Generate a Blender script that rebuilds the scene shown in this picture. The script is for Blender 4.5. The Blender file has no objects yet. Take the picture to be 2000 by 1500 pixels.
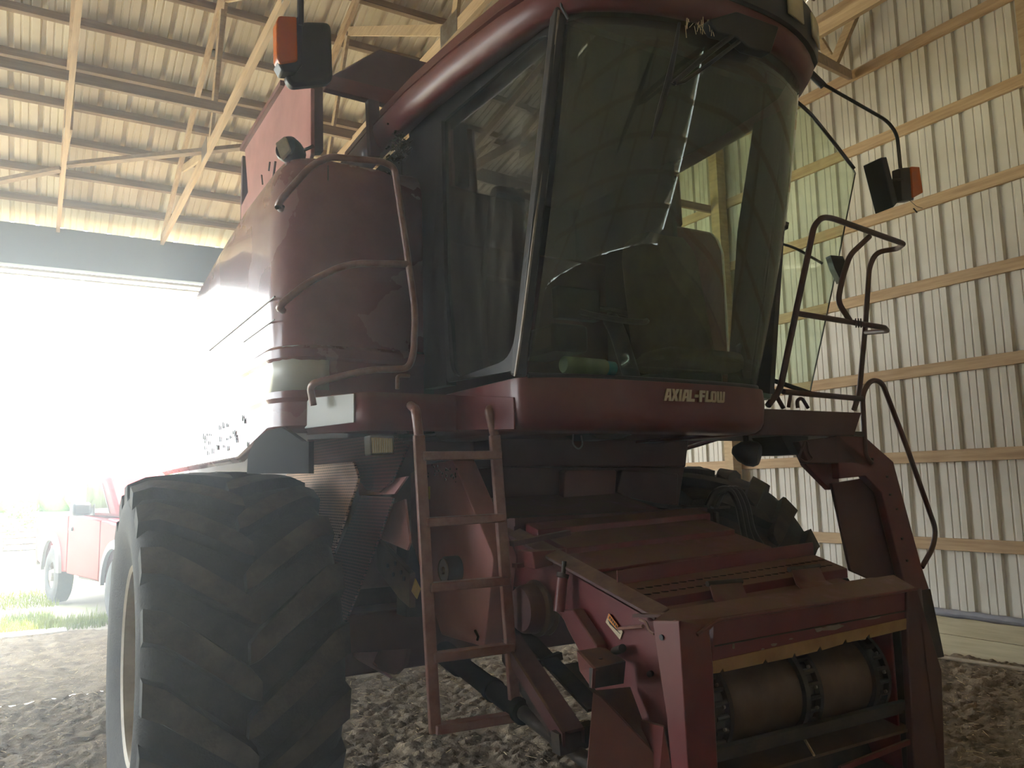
import bpy, bmesh, math, random
import numpy as np
from mathutils import Vector, Matrix
random.seed(7); rng = np.random.default_rng(7)
sc = bpy.context.scene
C = sc.collection

# ------------------------------------------------------------------ camera
YAW, PITCH, ROLL, FPX = 0.53460687, 0.12386256, -0.02285496, 1573.2
EYE = Vector((0, 0, 1.65))
_f = Vector((math.sin(YAW)*math.cos(PITCH), math.cos(YAW)*math.cos(PITCH), math.sin(PITCH)))
_r0 = Vector((math.cos(YAW), -math.sin(YAW), 0)); _u0 = _r0.cross(_f)
_r = _r0*math.cos(ROLL) + _u0*math.sin(ROLL); _u = -_r0*math.sin(ROLL) + _u0*math.cos(ROLL)
cam = bpy.data.cameras.new('camera'); cam.sensor_width = 36; cam.lens = FPX/2000*36
cam.clip_start = 0.02; cam.clip_end = 500
co = bpy.data.objects.new('camera', cam); C.objects.link(co); sc.camera = co
m = Matrix((_r, _u, -_f)).transposed().to_4x4(); m.translation = EYE; co.matrix_world = m

def PX(px, py, **k):
    """the point of the place seen at a pixel of the photograph on the plane x=, y= or z="""
    d = _f + _r*((px-1000)/FPX) - _u*((py-750)/FPX)
    a, v = next(iter(k.items())); i = 'xyz'.index(a)
    return EYE + d*((v-EYE[i])/d[i])
def PXS(pts, **k): return [PX(a, b, **k) for a, b in pts]

# ------------------------------------------------------------------ world, sun, exposure
w = bpy.data.worlds.new('sky'); sc.world = w; w.use_nodes = True
bg = w.node_tree.nodes['Background']
bg.inputs[0].default_value = (0.86, 0.94, 1.0, 1); bg.inputs[1].default_value = 7.2
sun = bpy.data.lights.new('sun', 'SUN'); sun.energy = 30; sun.angle = 0.02; sun.color = (1, 0.94, 0.84)
so = bpy.data.objects.new('sun', sun); C.objects.link(so)
so.rotation_euler = Vector((-0.60, -0.07, -1.0)).to_track_quat('-Z', 'Y').to_euler()
sc.view_settings.view_transform = 'Standard'; sc.view_settings.look = 'None'
sc.view_settings.exposure = 0.62; sc.view_settings.gamma = 1; sc.view_settings.use_curve_mapping = False
sc.cycles.max_bounces = 10; sc.cycles.diffuse_bounces = 6; sc.cycles.glossy_bounces = 4
sc.cycles.transmission_bounces = 8; sc.cycles.transparent_max_bounces = 16
sc.cycles.sample_clamp_indirect = 12; sc.cycles.use_denoising = True
sc.cycles.caustics_reflective = False; sc.cycles.caustics_refractive = False

# ------------------------------------------------------------------ materials
def mat(name, col, rough=0.6, metal=0.0, noise=0.0, col2=None, scale=6.0, bump=0.0, bscale=60.0, spec=0.5, stretch=None, detail=6, lo=0.35, hi=0.65, coat=0.0):
    m = bpy.data.materials.new(name); m.use_nodes = True; n = m.node_tree.nodes; l = m.node_tree.links
    b = n['Principled BSDF']; b.inputs['Base Color'].default_value = (*col, 1); b.inputs['Roughness'].default_value = rough
    b.inputs['Metallic'].default_value = metal; b.inputs['Specular IOR Level'].default_value = spec
    b.inputs['Coat Weight'].default_value = coat; b.inputs['Coat Roughness'].default_value = 0.08
    tc = n.new('ShaderNodeTexCoord'); mp = n.new('ShaderNodeMapping'); l.new(tc.outputs['Object'], mp.inputs[0])
    if stretch: mp.inputs['Scale'].default_value = stretch
    if col2:
        t = n.new('ShaderNodeTexNoise'); t.inputs['Scale'].default_value = scale; t.inputs['Detail'].default_value = detail
        t.inputs['Roughness'].default_value = 0.65; l.new(mp.outputs[0], t.inputs[0])
        r = n.new('ShaderNodeValToRGB'); r.color_ramp.elements[0].position = lo; r.color_ramp.elements[1].position = hi
        r.color_ramp.elements[0].color = (*col, 1); r.color_ramp.elements[1].color = (*col2, 1)
        l.new(t.outputs[0], r.inputs[0]); l.new(r.outputs[0], b.inputs['Base Color'])
    if bump:
        t = n.new('ShaderNodeTexNoise'); t.inputs['Scale'].default_value = bscale; t.inputs['Detail'].default_value = 5
        l.new(mp.outputs[0], t.inputs[0]); bp = n.new('ShaderNodeBump'); bp.inputs['Strength'].default_value = bump
        bp.inputs['Distance'].default_value = 0.01; l.new(t.outputs[0], bp.inputs['Height']); l.new(bp.outputs[0], b.inputs['Normal'])
    return m
def dusty(name, col, dust=(0.20, 0.135, 0.085), amt=0.85, rough=0.45, **k):
    """paint with settled field dust on its upward faces (dust lies where it can settle)"""
    m = mat(name, col, rough, col2=tuple(c*1.25+0.015 for c in col), scale=3.0, **k); n = m.node_tree.nodes; l = m.node_tree.links
    b = n['Principled BSDF']; src = b.inputs['Base Color'].links[0].from_socket
    g = n.new('ShaderNodeNewGeometry'); s = n.new('ShaderNodeSeparateXYZ'); l.new(g.outputs['Normal'], s.inputs[0])
    mr = n.new('ShaderNodeMapRange'); mr.inputs['From Min'].default_value = 0.45; mr.inputs['From Max'].default_value = 0.9
    mr.inputs['To Max'].default_value = amt; l.new(s.outputs['Z'], mr.inputs['Value'])
    t = n.new('ShaderNodeTexNoise'); t.inputs['Scale'].default_value = 9; t.inputs['Detail'].default_value = 8; t.inputs['Roughness'].default_value = 0.7
    tc = n.new('ShaderNodeTexCoord'); l.new(tc.outputs['Object'], t.inputs[0])
    m2 = n.new('ShaderNodeMapRange'); m2.inputs['From Min'].default_value = 0.32; m2.inputs['From Max'].default_value = 0.6
    l.new(t.outputs[0], m2.inputs['Value'])
    mu = n.new('ShaderNodeMath'); mu.operation = 'MULTIPLY'; l.new(mr.outputs[0], mu.inputs[0]); l.new(m2.outputs[0], mu.inputs[1])
    # thin film everywhere
    t2 = n.new('ShaderNodeTexNoise'); t2.inputs['Scale'].default_value = 2.3; t2.inputs['Detail'].default_value = 7; l.new(tc.outputs['Object'], t2.inputs[0])
    m3 = n.new('ShaderNodeMapRange'); m3.inputs['From Min'].default_value = 0.45; m3.inputs['From Max'].default_value = 0.75; m3.inputs['To Max'].default_value = 0.30
    l.new(t2.outputs[0], m3.inputs['Value'])
    mx0 = n.new('ShaderNodeMath'); mx0.operation = 'MAXIMUM'; l.new(mu.outputs[0], mx0.inputs[0]); l.new(m3.outputs[0], mx0.inputs[1])
    mx = n.new('ShaderNodeMix'); mx.data_type = 'RGBA'; l.new(mx0.outputs[0], mx.inputs[0]); l.new(src, mx.inputs[6])
    mx.inputs[7].default_value = (*dust, 1); l.new(mx.outputs[2], b.inputs['Base Color'])
    rr = n.new('ShaderNodeMapRange'); rr.inputs['To Min'].default_value = rough; rr.inputs['To Max'].default_value = 0.9
    l.new(mx0.outputs[0], rr.inputs['Value']); l.new(rr.outputs[0], b.inputs['Roughness'])
    return m
def holes(m, axes, pitch, rad, hole=(0.006, 0.005, 0.006)):
    """round punched holes in a sheet: dark dots on a staggered grid in two object axes"""
    n = m.node_tree.nodes; l = m.node_tree.links; b = n['Principled BSDF']
    tc = n.new('ShaderNodeTexCoord'); s = n.new('ShaderNodeSeparateXYZ'); l.new(tc.outputs['Object'], s.inputs[0])
    def M(op, a, v=None, o=None):
        x = n.new('ShaderNodeMath'); x.operation = op; l.new(a, x.inputs[0])
        if o is not None: l.new(o, x.inputs[1])
        elif v is not None: x.inputs[1].default_value = v
        return x.outputs[0]
    u = M('DIVIDE', s.outputs[axes[0]], pitch); v = M('DIVIDE', s.outputs[axes[1]], pitch*0.866)
    row = M('FLOOR', v); sh = M('MULTIPLY', row, 0.5); u = M('ADD', u, None, sh)
    fu = M('SUBTRACT', M('FRACT', u), 0.5); fv = M('MULTIPLY', M('SUBTRACT', M('FRACT', v), 0.5), 0.866)
    d = M('SQRT', M('ADD', M('MULTIPLY', fu, None, fu), None, M('MULTIPLY', fv, None, fv)))
    k = M('LESS_THAN', d, rad)
    mx = n.new('ShaderNodeMix'); mx.data_type = 'RGBA'; l.new(k, mx.inputs[0])
    lk = b.inputs['Base Color'].links
    if lk: l.new(lk[0].from_socket, mx.inputs[6])
    else: mx.inputs[6].default_value = b.inputs['Base Color'].default_value
    mx.inputs[7].default_value = (*hole, 1); l.new(mx.outputs[2], b.inputs['Base Color'])
    return m
def glass(name, tint, refl=1.0, rough=0.0, dust=0.04):
    m = bpy.data.materials.new(name); m.use_nodes = True; n = m.node_tree.nodes; l = m.node_tree.links
    n.remove(n['Principled BSDF']); out = n['Material Output']
    t = n.new('ShaderNodeBsdfTransparent'); t.inputs[0].default_value = (*tint, 1)
    g = n.new('ShaderNodeBsdfGlossy'); g.inputs['Roughness'].default_value = rough; g.inputs[0].default_value = (refl, refl, refl, 1)
    f = n.new('ShaderNodeFresnel'); gb = n.new('ShaderNodeNewGeometry'); mb_ = n.new('ShaderNodeMapRange'); mb_.inputs['To Min'].default_value = 1.5; mb_.inputs['To Max'].default_value = 1/1.5; l.new(gb.outputs['Backfacing'], mb_.inputs['Value']); l.new(mb_.outputs[0], f.inputs[0])
    mx = n.new('ShaderNodeMixShader'); l.new(f.outputs[0], mx.inputs[0]); l.new(t.outputs[0], mx.inputs[1]); l.new(g.outputs[0], mx.inputs[2])
    d = n.new('ShaderNodeBsdfDiffuse'); d.inputs[0].default_value = (0.45, 0.45, 0.38, 1)
    no = n.new('ShaderNodeTexNoise'); no.inputs['Scale'].default_value = 5; no.inputs['Detail'].default_value = 8
    tc = n.new('ShaderNodeTexCoord'); mp = n.new('ShaderNodeMapping'); mp.inputs['Scale'].default_value = (3, 3, 0.5); l.new(tc.outputs['Object'], mp.inputs[0]); l.new(mp.outputs[0], no.inputs[0])
    mr = n.new('ShaderNodeMapRange'); mr.inputs['From Min'].default_value = 0.35; mr.inputs['From Max'].default_value = 0.75; mr.inputs['To Max'].default_value = dust*2
    l.new(no.outputs[0], mr.inputs['Value'])
    m2 = n.new('ShaderNodeMixShader'); l.new(mr.outputs[0], m2.inputs[0]); l.new(mx.outputs[0], m2.inputs[1]); l.new(d.outputs[0], m2.inputs[2])
    l.new(m2.outputs[0], out.inputs[0]); return m

M = {}
M['red'] = dusty('red_paint', (0.115, 0.019, 0.020), rough=0.36, coat=0.12)
M['red_gloss'] = dusty('red_panel_paint', (0.155, 0.043, 0.046), rough=0.22, amt=0.5, coat=0.5)
M['red_dark'] = dusty('dark_red_paint', (0.06, 0.013, 0.015), rough=0.5)  # darker tone of the machine red
M['red_bright'] = dusty('bright_red_paint', (0.115, 0.008, 0.012), rough=0.38, amt=0.9)
M['red_pale'] = dusty('pale_pink_red_paint', (0.40, 0.175, 0.165), rough=0.3, amt=0.5)  # paler base stands in for light falling on the drive shield
M['rail'] = mat('railing_paint', (0.19, 0.075, 0.065), 0.33, col2=(0.28, 0.16, 0.13), scale=12)  # base lightened to stand in for highlights along the rails
M['rail_dark'] = mat('dark_railing_paint', (0.075, 0.028, 0.03), 0.45, col2=(0.10, 0.05, 0.045), scale=12)
M['red_holes'] = holes(dusty('punched_red_sheet', (0.20, 0.045, 0.04), rough=0.5), (1, 2), 0.016, 0.33)
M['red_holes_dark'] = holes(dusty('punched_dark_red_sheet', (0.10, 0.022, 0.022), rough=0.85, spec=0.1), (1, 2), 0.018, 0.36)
M['tan_holes'] = holes(dusty('punched_lit_sheet', (0.60, 0.38, 0.27), rough=0.7, spec=0.2, amt=0.4), (1, 2), 0.0155, 0.30, (0.05, 0.02, 0.015))  # bright tan puts the light on this guard into its colour
M['black'] = mat('black_plastic', (0.012, 0.012, 0.013), 0.42, col2=(0.022, 0.021, 0.02), scale=10)
M['rubber'] = mat('tyre_rubber', (0.016, 0.016, 0.017), 0.78, col2=(0.045, 0.04, 0.034), scale=5, bump=0.35, bscale=90, lo=0.45, hi=0.75)
M['steel_dark'] = mat('dark_oily_steel', (0.022, 0.02, 0.019), 0.5, 0.3, col2=(0.06, 0.045, 0.032), scale=8)
M['void'] = mat('matt_black_and_shade', (0.010, 0.010, 0.011), 0.95, spec=0.1)  # matt black, also used for painted shade patches
M['lug'] = mat('worn_lug_face', (0.036, 0.030, 0.025), 0.85, col2=(0.085, 0.066, 0.048), scale=7, bump=0.3, bscale=60, lo=0.4, hi=0.7)
M['steel'] = mat('worn_steel', (0.30, 0.28, 0.26), 0.35, 0.8, col2=(0.18, 0.14, 0.10), scale=10)
M['drum'] = mat('rusty_drum_steel', (0.15, 0.095, 0.06), 0.45, 0.35, col2=(0.09, 0.05, 0.03), scale=5)
M['rim'] = mat('tan_wheel_paint', (0.36, 0.30, 0.21), 0.5, col2=(0.22, 0.17, 0.11), scale=6)
M['tan'] = mat('tan_canvas_flap', (0.36, 0.22, 0.09), 0.8, col2=(0.27, 0.15, 0.06), scale=9)
M['wood'] = mat('pine_lumber', (0.52, 0.39, 0.22), 0.8, col2=(0.37, 0.25, 0.135), scale=2.2, stretch=(1.5, 1.5, 14), detail=9, bump=0.15)
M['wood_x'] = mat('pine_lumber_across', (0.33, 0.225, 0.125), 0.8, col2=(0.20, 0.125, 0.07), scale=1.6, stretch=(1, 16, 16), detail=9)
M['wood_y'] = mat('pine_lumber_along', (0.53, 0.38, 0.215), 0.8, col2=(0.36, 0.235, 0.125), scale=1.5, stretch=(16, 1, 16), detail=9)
M['board'] = mat('treated_grade_board', (0.50, 0.44, 0.28), 0.85, col2=(0.38, 0.32, 0.19), scale=1.5, stretch=(16, 1, 16), detail=9)
M['sheet'] = mat('galvanised_sheet', (0.66, 0.63, 0.55), 0.5, 0.0, col2=(0.55, 0.52, 0.43), scale=1.2, spec=0.3)
M['roof'] = mat('roof_sheet', (0.68, 0.60, 0.43), 0.5, 0.0, col2=(0.54, 0.47, 0.33), scale=0.9, spec=0.3)
M['header'] = mat('grey_blue_door_header', (0.13, 0.17, 0.24), 0.6)
M['white'] = mat('white_paint', (0.75, 0.75, 0.72), 0.5)
M['lens'] = mat('pale_lamp_lens', (0.80, 0.82, 0.75), 0.25, col2=(0.62, 0.64, 0.58), scale=30)
M['lens_y'] = mat('yellowed_lamp_lens', (0.62, 0.55, 0.33), 0.3)
M['amber'] = mat('amber_lens', (0.65, 0.14, 0.01), 0.25)
M['grey'] = mat('grey_plastic', (0.20, 0.20, 0.20), 0.55)
M['decal'] = mat('pale_grey_green_decal_sheen', (0.50, 0.52, 0.48), 0.35)
M['letter'] = mat('cream_letter', (0.60, 0.53, 0.42), 0.5)
M['yellow'] = mat('yellow_plate', (0.60, 0.45, 0.08), 0.5, col2=(0.4, 0.33, 0.1), scale=20)
M['orange'] = mat('orange_sticker', (0.70, 0.24, 0.04), 0.5)
M['cream'] = mat('cream_sticker', (0.62, 0.52, 0.36), 0.5)
M['seat'] = mat('brown_seat_cloth', (0.24, 0.165, 0.12), 0.9, col2=(0.18, 0.12, 0.09), scale=8)
M['blue'] = mat('blue_cap', (0.06, 0.45, 0.75), 0.4)
M['bottle'] = mat('pale_label', (0.45, 0.48, 0.42), 0.5)
M['jug'] = mat('green_thermos', (0.05, 0.12, 0.08), 0.35)
M['straw'] = mat('straw', (0.72, 0.58, 0.33), 0.8, col2=(0.50, 0.38, 0.20), scale=20)
M['weed'] = mat('dry_weed', (0.05, 0.04, 0.02), 0.9)
M['grass'] = mat('green_grass', (0.13, 0.20, 0.004), 0.8, col2=(0.26, 0.30, 0.01), scale=1.5)
M['leaf'] = mat('shrub_leaves', (0.10, 0.20, 0.05), 0.7, col2=(0.18, 0.28, 0.08), scale=3)
M['truck'] = mat('red_truck_paint', (0.15, 0.004, 0.006), 0.5, coat=0.0, spec=0.12)
M['truckgrey'] = mat('grey_flare_plastic', (0.16, 0.15, 0.14), 0.6)
M['tarp'] = mat('grey_blue_sill_wrap', (0.20, 0.21, 0.24), 0.7, col2=(0.28, 0.28, 0.30), scale=8, bump=0.4, bscale=12)
M['glass'] = glass('tinted_windshield_glass', (0.76, 0.86, 0.74), 1.0, dust=0.085)  # dust film thickened to stand in for reflected light
M['glass_side'] = glass('tinted_side_glass', (0.38, 0.45, 0.40), 1.0, dust=0.07)
M['glass_door'] = glass('clear_green_glass', (0.90, 0.97, 0.88), 0.9, dust=0.04)
M['mirror'] = mat('mirror_glass', (0.7, 0.7, 0.7), 0.03, 1.0)
M['dirt'] = mat('barn_dirt', (0.13, 0.098, 0.065), 0.95, col2=(0.29, 0.23, 0.155), scale=5.5, bump=1.0, bscale=70, detail=14, lo=0.36, hi=0.66, spec=0.1)
M['yard'] = mat('yard_gravel', (0.34, 0.30, 0.23), 0.95, col2=(0.30, 0.36, 0.14), scale=0.35, bump=0.4, bscale=30, lo=0.5, hi=0.6)
M['cabin'] = mat('cab_lining', (0.055, 0.055, 0.05), 0.8, col2=(0.075, 0.07, 0.06), scale=4)

# ------------------------------------------------------------------ mesh helpers
class MB:
    def __init__(s): s.v = []; s.f = []
    def add(s, vs, fs):
        o = len(s.v); s.v += [tuple(v) for v in vs]; s.f += [tuple(i+o for i in f) for f in fs]; return s
    def box(s, a, b):
        x0, y0, z0 = [min(p, q) for p, q in zip(a, b)]; x1, y1, z1 = [max(p, q) for p, q in zip(a, b)]
        return s.add([(x0,y0,z0),(x1,y0,z0),(x1,y1,z0),(x0,y1,z0),(x0,y0,z1),(x1,y0,z1),(x1,y1,z1),(x0,y1,z1)],
                     [(0,3,2,1),(4,5,6,7),(0,1,5,4),(1,2,6,5),(2,3,7,6),(3,0,4,7)])
    def beam(s, a, b, w, h, up=(0,0,1)):
        a, b = Vector(a), Vector(b); d = (b-a).normalized(); up = Vector(up)
        if abs(d.dot(up)) > 0.98: up = Vector((0,1,0)) if abs(d.y) < .9 else Vector((1,0,0))
        x = d.cross(up).normalized(); y = x.cross(d).normalized(); vs = []
        for p in (a, b):
            for i, j in ((-1,-1),(1,-1),(1,1),(-1,1)): vs.append(p + x*(w/2*i) + y*(h/2*j))
        return s.add(vs, [(0,3,2,1),(4,5,6,7),(0,1,5,4),(1,2,6,5),(2,3,7,6),(3,0,4,7)])
    def prism(s, pts, vec):
        pts = [Vector(p) for p in pts]; n = len(pts); vec = Vector(vec)
        nrm = sum(((pts[i]-pts[0]).cross(pts[(i+1) % n]-pts[0]) for i in range(1, n-1)), Vector())
        if nrm.dot(vec) > 0: pts = pts[::-1]
        return s.add(pts + [p+vec for p in pts], [tuple(range(n)), tuple(range(2*n-1, n-1, -1))] + [(i, n+i, n+(i+1) % n, (i+1) % n) for i in range(n)])
    def tube(s, path, r, seg=10, cap=True, closed=False):
        path = [Vector(p) for p in path]; n = len(path); rings = []
        rr = r if isinstance(r, (list, tuple)) else [r]*n
        t0 = (path[1]-path[0]).normalized(); u = t0.orthogonal().normalized()
        for i, p in enumerate(path):
            if closed: t = (path[(i+1) % n]-path[i-1]).normalized()
            elif i == 0: t = t0
            elif i == n-1: t = (path[-1]-path[-2]).normalized()
            else: t = ((path[i+1]-p).normalized() + (p-path[i-1]).normalized()).normalized()
            u = (u - t*u.dot(t)).normalized(); w_ = t.cross(u)
            rings.append([p + (u*math.cos(a)+w_*math.sin(a))*rr[i] for a in [2*math.pi*k/seg for k in range(seg)]])
        vs = [q for R in rings for q in R]; fs = []
        m_ = n if closed else n-1
        for i in range(m_):
            for k in range(seg):
                a, b = i*seg+k, i*seg+(k+1) % seg; c, d = ((i+1) % n)*seg+(k+1) % seg, ((i+1) % n)*seg+k
                fs.append((a, b, c, d))
        if cap and not closed: fs += [tuple(range(seg-1, -1, -1)), tuple(range((n-1)*seg, n*seg))]
        return s.add(vs, fs)
    def lathe(s, prof, o, axis=(1,0,0), seg=48, ref=None, cap=False):
        """prof: list of (along axis, radius)"""
        o = Vector(o); ax = Vector(axis).normalized(); u = ax.orthogonal().normalized(); w_ = ax.cross(u)
        vs = []; n = len(prof)
        for k in range(seg):
            a = 2*math.pi*k/seg; rd = u*math.cos(a)+w_*math.sin(a)
            vs += [o + ax*h + rd*r for h, r in prof]
        fs = [(k*n+i, ((k+1) % seg)*n+i, ((k+1) % seg)*n+i+1, k*n+i+1) for k in range(seg) for i in range(n-1)]
        if cap: fs += [tuple(k*n for k in range(seg-1, -1, -1)), tuple(k*n+n-1 for k in range(seg))]
        return s.add(vs, fs)
    def grid(s, rows, closed=False):
        n = len(rows[0]); vs = [p for r in rows for p in r]; fs = []
        for i in range(len(rows)-1):
            for j in range(n if closed else n-1):
                fs.append((i*n+j, i*n+(j+1) % n, (i+1)*n+(j+1) % n, (i+1)*n+j))
        return s.add(vs, fs)
    def ring(s, outer, inner, vec):
        n = len(outer); vec = Vector(vec); o = [Vector(p) for p in outer]; i_ = [Vector(p) for p in inner]
        vs = o + i_ + [p+vec for p in o] + [p+vec for p in i_]; fs = []
        for k in range(n):
            q = (k+1) % n
            fs += [(k, q, n+q, n+k), (2*n+k, 3*n+k, 3*n+q, 2*n+q), (k, 2*n+k, 2*n+q, q), (n+k, n+q, 3*n+q, 3*n+k)]
        return s.add(vs, fs)
    def build(s, name, material, parent=None, bevel=0.0, solid=0.0, angle=40, label=None, smooth=True, fix=True):
        o0 = Vector((0,0,0)); p = parent
        while p is not None: o0 += p.location; p = p.parent
        me = bpy.data.meshes.new(name); me.from_pydata([tuple(Vector(v)-o0) for v in s.v], [], s.f); me.validate()
        if fix:
            bm = bmesh.new(); bm.from_mesh(me); bmesh.ops.recalc_face_normals(bm, faces=bm.faces); bm.to_mesh(me); bm.free()
        me.materials.append(M[material] if isinstance(material, str) else material)
        if smooth:
            me.polygons.foreach_set('use_smooth', [True]*len(me.polygons)); me.set_sharp_from_angle(angle=math.radians(angle))
        ob = bpy.data.objects.new(name, me); C.objects.link(ob); ob.parent = parent
        if solid: md = ob.modifiers.new('solid', 'SOLIDIFY'); md.thickness = solid; md.offset = 0
        if bevel:
            md = ob.modifiers.new('bevel', 'BEVEL'); md.width = bevel; md.segments = 2; md.limit_method = 'ANGLE'; md.angle_limit = math.radians(45)
        if label: ob['label'] = label
        return ob
def fillet(pts, r, k=5):
    pts = [Vector(p) for p in pts]; out = [pts[0]]
    for i in range(1, len(pts)-1):
        p = pts[i]; a = pts[i-1]-p; b = pts[i+1]-p; rr = min(r, a.length*.45, b.length*.45)
        p0 = p+a.normalized()*rr; p1 = p+b.normalized()*rr
        for j in range(k+1):
            t = j/k; out.append(p0*(1-t)**2 + p*2*t*(1-t) + p1*t*t)
    return out + [pts[-1]]
def rpoly(pts, r, k=4):
    pts = [Vector(p) for p in pts]; n = len(pts); out = []
    for i in range(n):
        p = pts[i]; a = pts[i-1]-p; b = pts[(i+1) % n]-p; rr = min(r, a.length*.45, b.length*.45)
        for j in range(k+1):
            t = j/k; p0 = p+a.normalized()*rr; p1 = p+b.normalized()*rr; out.append(p0*(1-t)**2+p*2*t*(1-t)+p1*t*t)
    return out
def thing(name, label, cat, loc=(0,0,0), group=None):
    o = bpy.data.objects.new(name, None); C.objects.link(o); o.location = loc; o.empty_display_size = .1
    o['label'] = label; o['category'] = cat
    if group: o['group'] = group
    return o
def tag(o, label, cat, group=None, kind=None):
    o['label'] = label; o['category'] = cat
    if group: o['group'] = group
    if kind: o['kind'] = kind
    return o
def struct(o, label=None):
    o['kind'] = 'structure'
    if label: o['label'] = label
    return o

# ================================================================== THE BARN
XW, YD = 7.46, 11.45            # gable wall and door wall
XL, YB = -9.0, -6.0             # the far ends behind and beside the camera
ZE = 1.65+3.50; SL = 0.333      # eave height of the purlins, roof slope
YR = 2.75                        # ridge
def zroof(y): return ZE + SL*(YD-y) if y > YR else ZE + SL*(YD-YR) - SL*(YR-y)
def rib_profile(t0, t1, pitch=0.2775, d=0.030, off=0.0, mi=.005):
    out = []; t = t0 + off
    n = int((t1-t0)/pitch)+1
    for i in range(n):
        b = t + i*pitch
        for u, h in ((0,0),(.013,d),(.050,d),(.063,0),(.112,0),(.118,mi),(.130,mi),(.136,0),(.186,0),(.192,mi),(.204,mi),(.210,0)):
            if b+u <= t1: out.append((b+u, h))
    return out
# gable wall to the right: ribs run up, the rib is a hollow seen from inside
mb = MB(); pr = rib_profile(YB, YD+0.05, off=0.055)
mb.grid([[ (XW+h, y, 0.16) for y, h in pr], [(XW+h, y, zroof(y)+0.05) for y, h in pr]])
struct(mb.build('wall_right', 'sheet', solid=0.0, angle=20, fix=False), 'ribbed pale steel sheet wall')
# far wall with the great door: header strip, sheet right of the door
mb = MB(); pr = rib_profile(5.3, XW+.03)
mb.grid([[(x, YD+h+.02, 0.0) for x, h in pr], [(x, YD+h+.02, ZE+.08) for x, h in pr]])
struct(mb.build('wall_back', 'sheet', angle=20, fix=False))
mb = MB().box((XL, YD+.0, 4.50), (XW, YD+.14, 5.02))
hd = struct(mb.build('wall_back_header', 'header', bevel=.004)); hd.name = 'trim_1'
mb = MB().box((XL, YD-.02, 4.42), (5.3, YD+.10, 4.455)).box((XL, YD+.02, 4.36), (5.3, YD+.09, 4.385))
struct(mb.build('trim_2', 'white'))
for x0, x1, z1 in ((2.35, 3.0, 5.09), (-2.0, -.6, 5.07)):
    pass
# walls the camera does not face
GZ0 = [1.0, 1.82, 2.66, 3.49, 4.3]
pr = rib_profile(XL, XW)
mb = MB(); mb.grid([[(x, YB-h, 0) for x, h in pr], [(x, YB-h, ZE) for x, h in pr]])
struct(mb.build('wall_front', 'sheet', angle=20, fix=False))
pr = rib_profile(YB, YD)
mb = MB(); mb.grid([[(XL-h, y, 0 if not (5.5 < y < 11.0) else 4.35) for y, h in pr], [(XL-h, y, zroof(y)+.05) for y, h in pr]])  # unseen opening added to let light onto the ribbed wall
struct(mb.build('wall_left', 'sheet', angle=20, fix=False))
# framing and an open strip under the eave of the walls beside and behind the camera
mb = MB()
for z in GZ0: mb.box((XL, YB+.002, z-.06), (XW, YB+.045, z+.06))
for x in np.arange(XL+.6, XW, 2.4): mb.box((x-.07, YB+.046, 0), (x+.07, YB+.19, ZE-.3))
struct(mb.build('trim_7', 'wood'), 'framing of the wall behind the photographer')
mb = MB()
for z in GZ0: mb.box((XL+.002, YB, z-.06), (XL+.045, 5.4, z+.06))
for y in (-5, -2.6, -.2, 2.2, 5.2, 11.1): mb.box((XL+.046, y-.07, 0), (XL+.19, y+.07, ZE-.3))
struct(mb.build('trim_8', 'wood'), 'framing of the wall left of the photographer')
# roof sheet
mb = MB(); pr = rib_profile(XL-.3, XW+.3, d=.042, mi=.008)
mb.grid([[(x, YD+.35, ZE+.055+h-SL*.35) for x, h in pr], [(x, YR, zroof(YR)+.055+h) for x, h in pr], [(x, YB-.3, zroof(YB-.3)+.055+h) for x, h in pr]])
struct(mb.build('ceiling', 'roof', angle=20, fix=False))
# floor: trodden dirt with clods near the camera
def vnoise(X, Y, f, seed):
    r = np.random.default_rng(seed); T = r.random((256, 256)); x = X*f+100; y = Y*f+100
    xi = np.floor(x).astype(int); yi = np.floor(y).astype(int); u = x-xi; v = y-yi; u = u*u*(3-2*u); v = v*v*(3-2*v)
    g = lambda a, b: T[a % 256, b % 256]
    return (g(xi, yi)*(1-u)+g(xi+1, yi)*u)*(1-v) + (g(xi, yi+1)*(1-u)+g(xi+1, yi+1)*u)*v
def soil(X, Y):
    h = 0.05*(vnoise(X, Y, .7, 1)-.5) + 0.035*(vnoise(X, Y, 2.3, 2)-.5) + 0.030*(vnoise(X, Y, 7, 3)-.5)
    h += 0.030*np.abs(vnoise(X, Y, 17, 4)-.5)*2 + 0.016*vnoise(X, Y, 33, 5)**2
    h -= 0.10*np.exp(-(((X-.15)/.55)**2+((Y-5.3)/.35)**2))
    return h-0.025
def soil_patch(mb, x0, x1, y0, y1, st):
    xs = np.arange(x0, x1+st/2, st); ys = np.arange(y0, y1+st/2, st); X, Y = np.meshgrid(xs, ys); Z = soil(X, Y)
    n = len(xs); k = len(mb.v); mb.v += list(zip(X.ravel().tolist(), Y.ravel().tolist(), Z.ravel().tolist()))
    for j in range(len(ys)-1):
        b = k+j*n; mb.f += [(b+i, b+i+1, b+i+1+n, b+i+n) for i in range(n-1)]
mb = MB(); soil_patch(mb, -1.6, 7.6, 2.2, 7.8, .018); soil_patch(mb, -1.6, 7.6, 7.8, 11.5, .05)
soil_patch(mb, -9.0, -1.6, -6.0, 11.5, .25); soil_patch(mb, -1.6, 7.6, -6.0, 2.2, .2)
struct(mb.build('floor', 'dirt', angle=180, fix=False))
mb = MB().box((-60, 11.45, -.06), (70, 120, -.02))
yd = struct(mb.build('floor_outside', 'yard')); yd.name = 'ground'

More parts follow.
